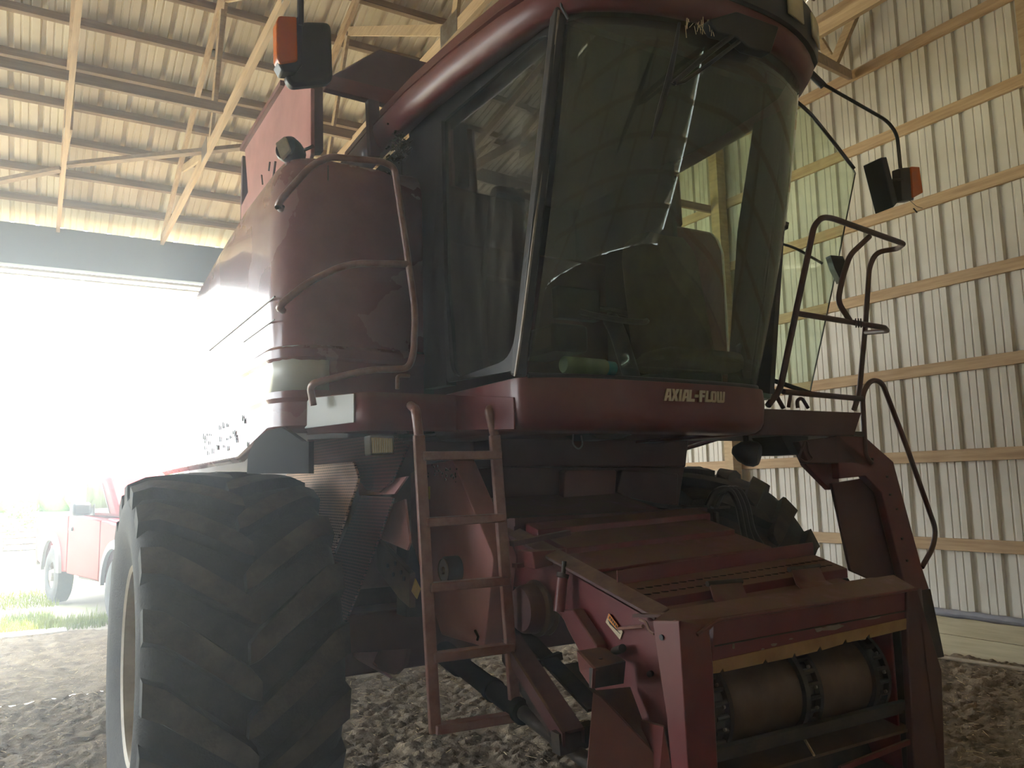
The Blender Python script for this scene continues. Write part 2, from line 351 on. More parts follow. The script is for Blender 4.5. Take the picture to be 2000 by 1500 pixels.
# posts, girts, grade boards of the gable wall
GZ = [0.999, 1.824, 2.661, 3.493, 4.305, 5.125, 5.95, 6.78, 7.6]
ordn = ['lowest', 'second', 'third', 'fourth', 'fifth', 'sixth', 'seventh', 'eighth', 'ninth']
for i, z in enumerate(GZ):
    y1 = YD if z < 5.2 else YD-(z-5.2)/SL; y0 = YB
    if z > 5.2: y0 = YR-(YD-YR)+(z-5.2)/SL
    o = MB().box((XW-.042, y0+.2, z-.056), (XW-.002, y1-.1, z+.056)).build('wall_girt', 'wood_y', bevel=.003)
    tag(o, f'{ordn[i]} horizontal pine board up the ribbed steel wall', 'board', 'horizontal boards on the ribbed wall')
for i, (y, lb) in enumerate(((7.15, 'wooden post on the ribbed wall seen through the cab windshield'), (3.36, 'wooden post at the right edge of the ribbed wall'), (10.9, 'wooden corner post beside the great door'), (-.4, 'wooden post of the ribbed wall behind the photographer'))):
    o = MB().box((XW-.042-.14, y-.07, -.1), (XW-.043, y+.07, zroof(y)-.3)).build('wall_post', 'wood', bevel=.003)
    tag(o, lb, 'post', 'posts of the ribbed wall')
struct(MB().box((XW-.05, YB, -.05), (XW-.004, YD, .165)).build('trim_3', 'board', bevel=.003), 'lower grade board along the ribbed wall')
struct(MB().box((XW-.045, YB, .168), (XW-.002, YD, .335)).build('trim_4', 'board', bevel=.003), 'upper grade board along the ribbed wall')
# crumpled flashing over the boards
ys = np.arange(YB, YD, .09); mb = MB()
rows = []
for k in range(5):
    rows.append([(XW-.05-.022*math.sin(k/4*math.pi)-.012*random.random(), y, .325+.018*k+.010*random.random()) for y in ys])
struct(MB().grid(rows).build('trim_5', 'tarp', solid=.003, fix=False), 'crumpled grey flashing above the grade boards')
# purlins
for i in range(16):
    y = 11.14-.555*i
    if y < YR: break
    z = zroof(y)
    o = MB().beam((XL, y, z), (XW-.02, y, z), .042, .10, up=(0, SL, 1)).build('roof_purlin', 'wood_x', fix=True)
    tag(o, f'long pine purlin under the roof sheet, number {["one","two","three","four","five","six","seven","eight","nine","ten","eleven","twelve","thirteen","fourteen","fifteen","sixteen"][i]} up from the door header', 'purlin', 'roof purlins')
for i in range(13):
    y = YR-.3-.62*i; z = zroof(y)
    if y < YB: break
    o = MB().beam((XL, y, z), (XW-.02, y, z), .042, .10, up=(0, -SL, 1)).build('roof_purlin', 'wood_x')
    tag(o, 'pine purlin on the far slope of the roof behind the photographer', 'purlin', 'roof purlins behind the ridge')
# trusses
TX = [(-7.14, 'far left'), (-5.93, 'off'), (-4.72, 'off'), (-3.51, 'off'), (-2.3, 'off'), (-1.09, 'off'), (.12, 'a'), (1.345, 'b'), (2.55, 'c'), (3.78, 'd'), (4.99, 'e')]
TL = {'a': 'roof truss leftmost in view, one plain web', 'b': 'roof truss beside the amber lamp mirror, crossing the upper left', 'c': 'roof truss seen through the opening above the engine shield',
      'd': 'roof truss hidden mostly behind the cab roof', 'e': 'roof truss above the cab, near the ribbed wall'}
def truss(x, label, group=None, webs=True):
    t = thing('roof_truss', label, 'truss', (x, YD, ZE), group)
    zb = 1.65+3.36
    MB().beam((x, YD+.02, zb), (x, -5.6, zb), .042, .10).build('bottom_chord', 'wood_y', t)
    def top(y): return zroof(y)-.05-.055
    MB().beam((x, YD, top(YD)), (x, YR, top(YR)), .042, .10).build('top_chord', 'wood_y', t)
    MB().beam((x, YR, top(YR)), (x, YB+.1, top(YB+.1)), .042, .10).build('top_chord', 'wood_y', t)
    if webs:
        for (ya, ta, yb, tb) in ((8.2, 0, 7.5, 1), (8.2, 0, 9.95, 1), (7.5, 1, 5.1, 0), (5.1, 0, 4.4, 1), (4.4, 1, 1.2, 0)):
            za = top(ya)-.05 if ta else zb+.05; zb2 = top(yb)-.05 if tb else zb+.05
            MB().beam((x+.03, ya, za), (x+.03, yb, zb2), .03, .085).build('web', 'wood', t)
        for y in (8.2, 5.1): MB().box((x-.0255, y-.16, zb-.05), (x-.0225, y+.12, zb+.12)).build('gusset_plate', 'steel', t)
    return t
for x, k in TX:
    if k in TL: truss(x, TL[k])
    else: truss(x, 'roof truss left of the picture edge', 'roof trusses left of the picture edge', False)
# braces that tie the trusses
def brace(a, b, label, w=.042, h=.09, mt='wood_x'):
    tag(MB().beam(a, b, w, h).build('roof_brace', mt), label, 'brace')
brace((-6, 7.25, 5.08), (7.4, 7.25, 5.08), 'long board tying the truss bottom chords, upper one')
brace(PX(130, 322, y=9.3), PX(478, 287, y=8.1), 'slanting brace board rising right from the leftmost truss', .08, .04)
brace(PX(120, 330, y=9.35), PX(-160, 385, y=10.3), 'slanting brace board running left from the leftmost truss', .08, .04)
brace(PX(434, 20, y=7.55), PX(418, 213, y=7.75), 'dark upright board hanging near the roof truss', .04, .08, 'wood')

brace(PX(1572, 101, x=5.0), PX(1660, 147, x=7.38), 'short level brace from the truss to the ribbed wall at upper right')
brace(PX(1629, 124, x=7.2), PX(1690, -20, x=7.2), 'slanting brown web board beside the ribbed wall at upper right', .05, .10, 'wood')
brace(PX(1590, 60, x=7.25), PX(1630, 128, x=7.25), 'short dark board behind the cab roof lamps', .05, .08, 'wood')

# ================================================================== COMBINE
CX = 2.31
cb = thing('combine_harvester', 'large dusty red combine harvester parked nose-out in the barn', 'combine harvester', (CX, 4.175, 0))
# ---------- wheels
def wheel(cx, name_label):
    cy, cz, R = 4.175, .873, .873
    wn = MB(); lugf = []
    # carcass section (offset from centre plane, radius)
    W = .415
    prof = [(-.345,.435),(-.36,.47),(-.385,.53),(-.405,.60),(-.412,.67),(-.40,.74),(-.365,.785),(-.30,.805),(-.15,.818),(0,.822),(.15,.818),(.30,.805),(.365,.785),(.40,.74),(.412,.67),(.405,.60),(.385,.53),(.36,.47),(.345,.435)]
    wn.lathe(prof, (cx, cy, cz), (1,0,0), 84)
    N = 19
    def pt(xx, rr, a):   # a measured downwards from the forward (-Y) point
        return (cx+xx, cy-rr*math.cos(a), cz-rr*math.sin(a))
    def carc(ax):
        for (a0, r0), (a1, r1) in zip(prof[9:], prof[10:]):
            if a0 <= ax <= a1: return r0+(r1-r0)*(ax-a0)/(a1-a0)
        return .60
    for side in (-1, 1):
        for k in range(N):
            a0 = 2*math.pi*(k+(.5 if side > 0 else 0))/N
            rows = []; K = 10
            for i in range(K+1):
                t = i/K
                ax = -.022+t*.387 if t <= .9 else .326+(t-.9)/.1*.075
                rise = .36*t+.0*t*t
                rr0 = carc(max(ax, 0))-.012; rr1 = .872-.030*(max(ax,0)/.37)**2
                if t > .9: rr1 = .815; rr0 = .70
                hw = (.050+.016*t)/R
                if i == 0: hw *= .72
                am = a0 - rise*.98
                hb = hw*1.35
                rows.append([pt(side*ax, rr0, am-hb), pt(side*ax, rr1, am-hw), pt(side*ax, rr1, am+hw), pt(side*ax, rr0, am+hb)])
            f0_ = len(wn.f); wn.grid(rows, closed=True); n = len(wn.v); lugf += [f0_+4*i_+1 for i_ in range(K)]
            wn.f.append((n-4, n-3, n-2, n-1)); b = n-4*(K+1); wn.f.append((b+3, b+2, b+1, b))
    w_ = wn.build('wheel', 'rubber', cb, angle=38, bevel=0.0); w_['label'] = name_label
    me = w_.data; me.materials.append(M['lug'])
    for i_ in lugf: me.polygons[i_].material_index = 1
    rm = MB(); s = -1 if cx < CX else 1
    rm.lathe([(s*.345,.455),(s*.365,.445),(s*.355,.425),(s*.30,.410),(s*.05,.40),(s*.0,.37),(s*-.02,.25),(s*.02,.15),(s*.05,.13),(s*.05,0.001)], (cx, cy, cz), (1,0,0), 56)
    rm.lathe([(-s*.345,.455),(-s*.365,.445),(-s*.355,.425),(-s*.30,.410),(s*.05,.40)], (cx, cy, cz), (1,0,0), 56)
    rm.build('rim', 'rim', w_)
wheel(.777, 'big lugged tyre at the left of the machine'); wheel(3.843, 'big lugged tyre seen at the right behind the feeder')
# rear steering wheels, small
for x in (1.1, 3.5):
    MB().lathe([(-.18,.30),(-.22,.42),(-.20,.55),(-.1,.60),(.1,.60),(.20,.55),(.22,.42),(.18,.30),(.05,.28),(0,.05)], (x, 8.2, .60), (1,0,0), 40).build('rear_wheel', 'rubber', cb)
MB().beam((1.2, 4.1, .875), (3.43, 4.1, .875), .26, .30).build('front_axle', 'red_dark', cb, bevel=.012)
MB().beam((1.2, 8.2, .62), (3.4, 8.2, .62), .16, .16).build('rear_axle', 'red_dark', cb, bevel=.01)

# ---------- side shell of the right flank, one glossy sheet with a rounded front corner
def flank(sx, name, label):
    X = lambda x: x if sx < 0 else 2*CX-x
    # plan path: inner front -> rounded corner -> back
    path = [(1.58, 3.50), (1.30, 3.49)] + [(1.10-.20*math.sin(a), 3.69-.20*math.cos(a)) for a in [math.radians(d) for d in range(0, 91, 10)]] + [(.90, 4.3), (.90, 5.0), (.91, 6.3), (.95, 7.6), (1.1, 8.6)]
    levels = [(1.90, .03), (1.93, .0), (2.035, .0), (2.05, -.012), (2.05, 0), (2.22, 0), (2.235, -.012), (2.27, -.012), (2.285, 0), (2.62, 0), (2.90, 0), (3.05, 0), (3.13, .02), (3.17, .05), (3.185, .09)]
    rows = []
    for z, off in levels:
        r = []
        for i, (x, y) in enumerate(path):
            nx = (path[min(i+1, len(path)-1)][1]-path[max(i-1, 0)][1]); ny = -(path[min(i+1, len(path)-1)][0]-path[max(i-1, 0)][0])
            L = math.hypot(nx, ny); nx, ny = -nx/L, -ny/L      # outward
            zz = z
            if y > 4.4 and z > 2.7: zz = z-(y-4.4)*.09*(z-2.7)/.45
            if z < 2.0 and 3.72 < y < 4.6: zz = z   # arch handled by the black shade plate
            if z < 2.03 and y >= 4.2: zz = 1.80+(z-1.90)*.9
            r.append((X(x+(-nx)*off*1), y+(-ny)*off, zz))
        rows.append(r)
    o = MB().grid(rows).build(name, 'red_gloss', cb, solid=.012, angle=30)
    if label: o['label'] = label
    return o
sh = flank(-1, 'side_shield', 'glossy rounded side shield sheet')
flank(1, 'side_shield', None)
# black plate painted as the shade inside the wheel arch
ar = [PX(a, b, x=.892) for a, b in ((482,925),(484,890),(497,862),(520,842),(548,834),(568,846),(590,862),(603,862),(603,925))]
MB().prism(ar, (.02, 0, 0)).build('arch_shade', 'void', sh)
MB().tube([(1.105, 3.487, 2.30), (1.105, 3.487, 3.13)], .0025, 6).build('panel_seam', 'steel_dark', sh)
# panel seams, hinge and decal of the flank
for pts, r in (([(.893,3.58,2.51),(.893,5.15,2.51)], .004), ([(.893,3.58,2.405),(.893,4.2,2.405)], .003)):
    MB().tube(pts, r, 6).build('panel_seam', 'steel_dark', sh)
MB().grid([[(.887+.0, y, z) if y > 3.69 else (x, y, z) for x, y in ((1.115,3.484),(1.08,3.486),(1.03,3.497),(.965,3.53),(.93,3.57),(.905,3.62),(.893,3.69))] for z in (2.085, 2.285)]).build('stripe_decal', 'decal', sh, solid=.004, label='pale grey green stripe round the corner')
# paint chips / torn decal marks on the lower flank
mb = MB()
for k in range(26):
    y = random.uniform(4.0, 5.3); z = random.uniform(1.84, 2.0); h = random.uniform(.012, .03)
    mb.prism([(.888, y-.012, z), (.888, y+.01, z+.004), (.888, y+.012, z+h), (.888, y-.006, z+h*1.3)], (.004, 0, 0))
mb.build('paint_chips', 'steel_dark', sh)
# main body core behind the shields
MB().box((1.35, 3.9, 1.15), (3.27, 8.8, 3.0)).build('body', 'red_dark', cb, bevel=.02)
mb = MB().prism(PXS([(975,845),(1346,855),(1340,912),(975,912)], y=3.62), (0, .3, 0)); mb.build('front_bulkhead', 'red_dark', cb, bevel=.01)
mb = MB().prism(PXS([(975,912),(1337,912),(1325,990),(975,1000)], y=3.68), (0, .25, 0)); mb.build('lower_bulkhead', 'red_dark', cb, bevel=.006)
MB().prism(rpoly(PXS([(1103,918),(1205,918),(1200,992),(1100,975)], y=3.62), .02), (0, .05, 0)).build('hatch_plate', 'red', cb, bevel=.006)
MB().prism(rpoly(PXS([(1215,918),(1325,925),(1322,985),(1240,985),(1205,960)], y=3.63), .01), (0, .04, 0)).build('hatch_plate', 'red_dark', cb, bevel=.006)
MB().tube(PXS([(1225,975),(1290,988),(1330,992)], y=3.58), .012, 8).build('hose', 'black', cb)
MB().tube(fillet(PXS([(1120,848),(1118,868),(1130,878),(1138,870),(1135,850)], y=2.95), .02), .004, 6).build('wire_loop', 'grey', cb)
MB().prism(PXS([(1150,846),(1235,848),(1215,857),(1170,857)], y=3.0), (0, .2, 0)).build('drain_cover', 'black', cb)
# deck under the cab
MB().box((1.64, 3.0, 1.885), (3.0, 3.9, 1.93)).build('cab_floor', 'red_dark', cb, bevel=.005)

# ---------- grain tank and its front extension
tk = MB()
def tnk(a, b): return PX(a, b, x=1.1)
poly = [tnk(607,300), tnk(607,172), tnk(556,165), tnk(478,292), tnk(484,375), tnk(471,402), tnk(470,480), tnk(560,480)]
tk.prism(poly, (.02, 0, 0)); tko = tk.build('grain_tank', 'red_pale', cb, bevel=.004, label='faded pinkish red tank wall')
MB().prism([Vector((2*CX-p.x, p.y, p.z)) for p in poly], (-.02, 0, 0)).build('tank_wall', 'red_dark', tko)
MB().box((1.12, 5.4, 2.9), (3.5, 5.44, 3.9)).build('tank_wall', 'red_dark', tko)
MB().beam(tnk(556,163), tnk(476,292), .05, .03).build('tank_rim', 'red', tko)
for (a, b, c, d) in ((505,345,512,362),(520,320,524,332),(512,340,505,352)):
    pass
MB().tube([PX(538,315,x=1.08), PX(534,345,x=1.08)], .006, 6).build('slot', 'steel_dark', tko)
MB().tube([PX(511,342,x=1.085), PX(513,360,x=1.085)], .005, 6).build('paint_scar', 'steel_dark', tko)
MB().tube([PX(527,316,x=1.085), PX(525,334,x=1.085)], .005, 6).build('paint_scar', 'steel_dark', tko)
ex = MB().prism(PXS([(648,150),(742,97),(862,130),(800,192),(790,185)], y=3.95)[:4], (0, .02, .012)).build('tank_flap', 'red_dark', cb, bevel=.003)
e2 = MB()
hd_ = PXS([(636,143),(792,182),(792,213),(636,172)], y=3.8); e2.prism(hd_, (0, .05, 0)); e2.build('flap_rail', 'red', ex, bevel=.004)
MB().prism(PXS([(606,165),(631,170),(632,296),(606,296)], y=3.8), (0, .06, 0)).build('flap_post', 'red_dark', ex, bevel=.004)
MB().prism(PXS([(719,190),(741,196),(743,306),(724,304)], y=3.8), (0, .05, 0)).build('flap_post', 'red_dark', ex, bevel=.004)

# ---------- railings against the shield
def rail(name, pts, r, mt='rail', par=cb, fr=.06, lbl=None):
    return MB().tube(fillet(pts, fr), r, 10).build(name, mt, par, angle=60, label=lbl)
YR_ = 3.27
pA = [PX(548,408,x=.90), PX(541,398,x=.84)+Vector((0,0,0)), PX(606,325,y=3.33), PX(640,306,y=YR_), PX(745,315,y=YR_), PX(770,326,y=YR_), PX(796,500,y=YR_), PX(811,610,y=YR_), PX(808,690,y=YR_), PX(798,720,y=YR_), PX(720,722,y=YR_), PX(612,748,y=3.36), PX(606,758,y=3.40), PX(612,792,y=3.40)]
hr = rail('handrail', pA, .0155, fr=.07)
rail('middle_rail', [PX(552,606,x=.90), PX(542,600,x=.85), PX(600,552,y=3.36), PX(662,522,y=3.28), PX(700,514,y=YR_), PX(800,516,y=YR_)], .0155, par=hr)
rail('rail_foot', PXS([(776,760),(776,736),(783,733),(800,734)], y=YR_), .009, par=hr, fr=.02)
MB().tube([PX(541,405,x=.84), PX(552,404,x=.91)], .010, 8).build('rail_bracket', 'steel_dark', hr)
# front deck on the left, hollow box fascia
dk = MB().prism([Vector((1.185, 3.2, z)) for z in (1.893, 2.048)] + [PX(1012, 762, y=2.95)+Vector((.1,0,0)), PX(1012, 845, y=2.95)+Vector((.1,0,0))][:2], (0, .04, 0))
dk = MB()
plan = [(1.16, 3.95), (1.185, 3.24), (1.20, 3.205), (1.235, 3.19), (1.45, 3.13), (1.80, 3.02), (2.0, 2.98)]
plan = [(1.022, 3.53), (1.160, 3.262), (1.176, 3.232), (1.196, 3.210), (1.225, 3.20), (1.9, 3.2)]
dk.grid([[(x+(.012 if z < 1.9 else 0), y+(.012 if z < 1.9 else 0), z) for x, y in plan] for z in (2.05, 1.91, 1.895, 1.888)])
dko = dk.build('platform', 'red', cb, solid=.008, angle=50)
MB().box((1.19, 3.21, 2.035), (1.9, 3.9, 2.048)).build('platform_floor', 'red_dark', dko)
MB().prism([(1.021, 3.515, 2.046), (1.155, 3.262, 2.046), (1.155, 3.262, 1.925), (1.021, 3.515, 1.915)], (-.006, -.003, 0)).build('platform_sheen', 'decal', dko, label='pale sheen painted on the platform side')  # pale plate painted as bright sheen on the platform side
# ---------- ladder on the left
lad = MB()
def ladp(px, py):  # the ladder leans: its foot stands a little ahead of its top
    p = PX(px, py, y=3.12)
    for _ in range(6):
        p = PX(px, py, y=2.87)
    return p
for (sx, pts) in ((0, [(802,792),(812,800),(818,850),(827,960),(838,1200),(850,1432)]), (1, [(945,797),(955,803),(966,850),(975,960),(992,1200),(1007,1405)])):
    P = [ladp(*q) for q in pts]
    rows = P
    MB().tube(fillet([PX(*pts[0], y=3.20) if sx == 0 else P[0]+Vector((.04, .02, 0)), P[1], P[2]], .05), .019, 10).build('ladder_hook', 'rail', cb)
    lad.beam(P[2], P[-1], .045, .024, up=(0, 1, 0))
ladder = lad.build('ladder', 'rail', cb, bevel=.004)
for i, (a, b, c, d) in enumerate(((824,891,975,889),(830,1020,982,1011),(838,1147,991,1134),(844,1284,1000,1264),(848,1424,1008,1399))):
    A, B = ladp(a, b), ladp(c, d)
    MB().beam(A, B, .055, .034, up=(0, 0, 1)).build('rung', 'rail', ladder, bevel=.004)
# lamp under the deck
lp = MB().prism(rpoly(PXS([(722,850),(770,851),(771,886),(724,889)], y=3.15), .008), (0, .07, 0)).build('work_lamp', 'grey', cb, bevel=.004)
mb = MB().prism(PXS([(726,855),(766,856),(767,883),(728,885)], y=3.146), (0, .01, 0)); mb.build('lamp_lens', 'lens_y', lp)
mb = MB()
for k in range(9):
    mb.tube([PX(729+k*4.3, 856, y=3.143), PX(730+k*4.3, 884, y=3.143)], .0025, 6)
mb.build('lens_rib', 'lens', lp)
# lamp on the shield top
P0 = PX(560, 290, y=3.62)
lp = MB().lathe([(-.01,.055),(0,.062),(.04,.06),(.09,.045),(.115,.02),(.12,.001)], P0, Vector((.75, .6, -.05)), 20).build('work_lamp', 'black', cb)
MB().prism(rpoly(PXS([(538,280),(556,266),(566,292),(549,311)], y=3.57), .006), (.012, .012, 0)).build('lamp_lens', 'lens', lp)
MB().tube(PXS([(566,305),(590,295),(612,285)], y=3.62), .008, 6).build('lamp_bracket', 'black', lp)

# ---------- perforated guards on the body side
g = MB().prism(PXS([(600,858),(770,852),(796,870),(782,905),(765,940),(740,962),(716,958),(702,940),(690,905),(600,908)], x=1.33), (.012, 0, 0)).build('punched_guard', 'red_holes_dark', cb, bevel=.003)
g = MB().prism(rpoly(PXS([(575,912),(690,902),(700,935),(650,1080),(560,1080),(520,960)], x=1.26), .02), (.012, 0, 0)).build('punched_guard', 'tan_holes', cb, bevel=.003, label='fine punched guard above the left tyre, its brightness painted in')
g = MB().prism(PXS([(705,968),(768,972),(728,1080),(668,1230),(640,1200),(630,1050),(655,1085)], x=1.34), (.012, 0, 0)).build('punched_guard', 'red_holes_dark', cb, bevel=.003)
MB().prism(PXS([(697,940),(770,935),(795,930),(770,965),(702,968)], x=1.36), (.01, 0, 0)).build('side_plate', 'red_pale', cb)
MB().prism(PXS([(742,1052),(766,985),(790,975),(800,1060),(795,1075)], x=1.42), (.01, 0, 0)).build('side_plate', 'red_pale', cb)
mb = MB().prism(PXS([(715,1085),(738,1055),(800,1120),(800,1188),(780,1170)], x=1.50), (.03, 0, 0)); mb.build('slanted_bracket', 'drum', cb, bevel=.004)
mb = MB()
for a, b in ((757,1105),(772,1100),(768,1122),(783,1118),(789,1130)): mb.lathe([(-.002,.001),(-.002,.012),(.01,.012)], PX(a, b, x=1.497), (1,0,0), 12)
mb.build('bolt_holes', 'black', cb)
MB().prism(PXS([(793,1000),(800,1000),(800,1205),(793,1205)], y=3.7), (0, .12, 0)).build('upright_angle', 'steel_dark', cb, bevel=.002)
MB().prism(PXS([(800,1060),(830,1100),(838,1205),(800,1205)], y=3.85), (0, .05, 0)).build('upright_plate', 'steel_dark', cb)
MB().prism(PXS([(805,1155),(812,1130),(822,1150),(815,1170)], y=3.4), (0, .01, 0)).build('tag_plate', 'yellow', cb)
MB().beam(PX(700, 1145, y=3.95), PX(800, 1135, y=3.95), .01, .006).build('rod', 'steel', cb)
MB().box((1.36, 4.45, .9), (3.2, 4.6, 1.5)).build('inner_panel', 'steel_dark', cb)
MB().prism(PXS([(682,1276),(740,1273),(728,1296),(762,1325),(700,1290)], x=1.40), (.015, 0, 0)).build('skid_plate', 'red_pale', cb)
MB().prism(PXS([(738,1272),(795,1268),(788,1300),(770,1318),(745,1310),(730,1292)], x=1.35), (.02, 0, 0)).build('skid_plate', 'red_dark', cb)
# ---------- drive shield behind the ladder
XS = 1.685
ds = MB().prism(rpoly(PXS([(765,945),(830,908),(884,898),(964,1090),(946,1264),(862,1240),(838,1160)], x=XS), .02, 3), (.115, 0, 0)).build('drive_shield', 'red_pale', cb, bevel=.006, label='pinkish drive shield behind the ladder, light painted into its colour')
c0 = PX(880, 1113, x=XS-.035)
MB().lathe([(.035,.062),(-.025,.062),(-.035,.056),(-.035,.05)], c0, (1,0,0), 32).build('round_cap', 'black', ds)
c1 = MB().lathe([(-.034,.052),(-.036,.045),(-.036,.001)], c0, (1,0,0), 32).build('cap_face', 'grey', ds)
MB().lathe([(-.037,.055),(-.04,.052),(-.037,.049)], c0, (1,0,0), 32).build('cap_ring', 'steel', ds)
MB().lathe([(-.036,.018),(-.045,.014),(-.045,.001)], c0, (1,0,0), 16).build('cap_knob', 'steel', ds)
MB().tube([PX(928,1232,x=XS-.01), PX(934,1244,x=XS-.03), PX(932,1250,x=XS-.03)], .006, 6).build('latch', 'steel_dark', ds)
MB().prism(PXS([(833,950),(839,950),(839,975),(833,975)], x=XS-.003), (.004,0,0)).build('warning_sticker', 'yellow', ds)
mb = MB()
for k in range(30):
    a = random.uniform(836, 900); b = random.uniform(905, 935)+random.random()**2*14
    if a-884 > (b-898)*.42: continue
    p = PX(a, b, x=XS-.002); s_ = random.uniform(.004, .011)
    mb.prism([p, p+Vector((0, s_, .3*s_)), p+Vector((0, s_*.7, s_*1.6)), p+Vector((0, -.2*s_, s_))], (.003, 0, 0))
mb.build('paint_chips', 'steel_dark', ds)
# pulley
pc = PX(1040, 1188, x=1.76)
pu = MB().lathe([(-.06,.001),(-.06,.085),(-.045,.095),(0,.10)], pc, (1,0,0), 36).build('pulley', 'red_dark', cb)
MB().lathe([(0,.10),(.012,.112),(.018,.112),(.022,.094),(.05,.094),(.054,.112),(.06,.112),(.064,.08)], pc, (1,0,0), 36).build('belt_rim', 'drum', pu)

# ---------- cab
def yb(x):   # windshield sill, plan
    return 2.59+.10*abs((x-CX)/.69)**2.6
def yt(x):   # windshield top, plan
    return 2.14+.225*abs((x-CX)/.70)**2.4
x0, x1 = 1.64, 2.955
def ws_row(t, inset=0.0):
    z = 2.075+(3.44-2.075)*t; a0 = x0+(1.665-x0)*t+inset; a1 = x1+(2.99-x1)*t-inset; row = []
    for i in range(33):
        u = i/32; x = a0+(a1-a0)*u
        s_ = (x-CX)/.69
        y = (2.585+.07*abs(s_)**2.6)*(1-t)+(2.14+.215*abs(s_)**2.4)*t + .035*math.sin(math.pi*t)*-1
        if u > .93: y += .10*((u-.93)/.07)**2
        row.append((x, y, z))
    return row
cabp = thing if False else None
skirt_lv = [(2.064,.012),(2.060,0.0),(2.0,-.003),(1.91,.004),(1.885,.014),(1.868,.034),(1.862,.06),(1.862,.20)]
plan = [(1.612, 3.45), (1.612, 2.95), (1.612, 2.74), (1.614, 2.69), (1.624, 2.668), (1.64, 2.655)] + [(x, 2.575+.08*abs((x-CX)/.69)**3) for x in np.linspace(1.66, 2.90, 18)] + [(2.96, 2.67), (3.0, 2.73), (3.02, 2.82), (3.02, 3.45)]
mb = MB(); rows = []
for z, off in skirt_lv:
    r = []
    for i, (x, y) in enumerate(plan):
        dx = CX-x; L = max(abs(dx), .01)
        cx_ = dx/L*off*min(1, (abs(dx)/.69)**3); r.append((x+cx_, y+off*(1 if 0 < i < len(plan)-1 and y < 2.9 else 0), z))
    rows.append(r)
mb.grid(rows)
cab = mb.build('cab', 'red', cb, solid=.01, angle=50, label='red cab skirt under the windshield')
MB().box((1.62, 2.72, 1.90), (3.0, 3.9, 2.04)).build('floor_pan', 'cabin', cab)
MB().prism([(1.600, 3.2, 2.051), (1.600, 2.695, 1.988), (1.600, 2.695, 1.862), (1.600, 3.2, 1.893)], (.008, 0, 0)).build('side_fascia', 'red', cab, bevel=.002)
# sill seal
MB().tube([Vector(p)+Vector((0, -.004, -.004)) for p in ws_row(0)], .011, 8).build('window_seal', 'black', cab)
MB().tube([Vector(p)+Vector((0, .0, .004)) for p in ws_row(1)], .012, 8).build('window_seal', 'black', cab)
wsm = MB().grid([ws_row(k/12) for k in range(13)])
ws = wsm.build('windshield', 'glass', cab, solid=.005, angle=180, label='wide curved green tinted windshield')
# side glass of the left flank with its black frame
XG = 1.615
def sidep(a, b):
    p = PX(a, b, x=XG); return p
outer = [(843,757),(1013,724),(1092,22),(845,236)]
OO = [PX(845,752,x=1.60), PX(1014,722,x=1.63), PX(1090,24,x=1.655), PX(806,236,x=1.58)]
II = [PX(882,742,x=1.60), PX(1000,700,x=1.63), PX(1078,52,x=1.65), PX(846,252,x=1.59)]
def subdiv(P, k=6):
    out = []
    for i in range(len(P)):
        a, b = P[i], P[(i+1) % len(P)]
        out += [a.lerp(b, j/k) for j in range(k)]
    return out
def rcorner(P, k=6, r=.09):
    """k points per corner so the ring stays matched: walks each corner as an arc"""
    out = []
    for i in range(len(P)):
        p = P[i]; a = P[i-1]-p; b = P[(i+1) % len(P)]-p; rr = min(r, a.length*.4, b.length*.4)
        for j in range(k):
            t = j/(k-1); q0 = p+a.normalized()*rr; q1 = p+b.normalized()*rr; out.append(q0*(1-t)**2+p*2*t*(1-t)+q1*t*t)
    return out
sf = MB().ring(rcorner(OO, 6, .01), rcorner(II, 6, .10), (.02, 0, 0)).build('side_window_frame', 'black', cab)
MB().prism([p+Vector((.008,0,0)) for p in OO], (.004, 0, 0)).build('side_window', 'glass_side', cab)
# right side glass opening frame posts
MB().tube([(3.0, 2.78, 2.06), (3.035, 2.46, 3.45)], .012, 8).build('corner_seal', 'black', cab)
# left corner pillar with its bright bead
MB().beam(PX(1012,735,y=2.66), PX(1092,18,y=2.36), .050, .05, up=(0,1,0)).build('pillar', 'black', cab, bevel=.01)
MB().tube(fillet([PX(1006,735,y=2.63), PX(1020,640,y=2.59), PX(1062,300,y=2.46), PX(1086,60,y=2.36), PX(1092,20,y=2.34)], .05), .006, 8).build('pillar_bead', 'steel', cab)
# rear corner posts and rear wall (window in the rear wall, closed panel at the left half)
MB().prism([PX(797,232,x=1.57), PX(862,236,x=1.59), PX(872,752,x=1.60), PX(828,760,x=1.58)], (.05, 0, 0)).build('rear_pillar', 'black', cab)
MB().box((1.60, 3.55, 2.04), (1.66, 4.25, 3.45)).build('side_panel', 'cabin', cab)
MB().box((1.62, 4.2, 2.04), (2.95, 4.25, 2.35)).build('rear_wall', 'cabin', cab)
MB().box((1.62, 4.2, 2.35), (2.30, 4.25, 3.45)).build('rear_wall', 'cabin', cab)
MB().box((2.30, 4.2, 2.35), (3.0, 4.25, 3.45)).build('rear_wall', 'cabin', cab)
MB().box((3.0, 3.27, 2.04), (3.03, 4.25, 3.46)).build('side_panel', 'cabin', cab)
MB().prism([(3.0, 2.66, 2.05), (3.0, 2.93, 2.12), (3.02, 2.82, 2.9), (3.03, 2.67, 3.455), (3.03, 2.46, 3.45)], (.03, 0, 0)).build('door_pillar', 'cabin', cab)
MB().box((1.63, 2.42, 3.43), (3.02, 4.25, 3.46)).build('headliner', 'cabin', cab)
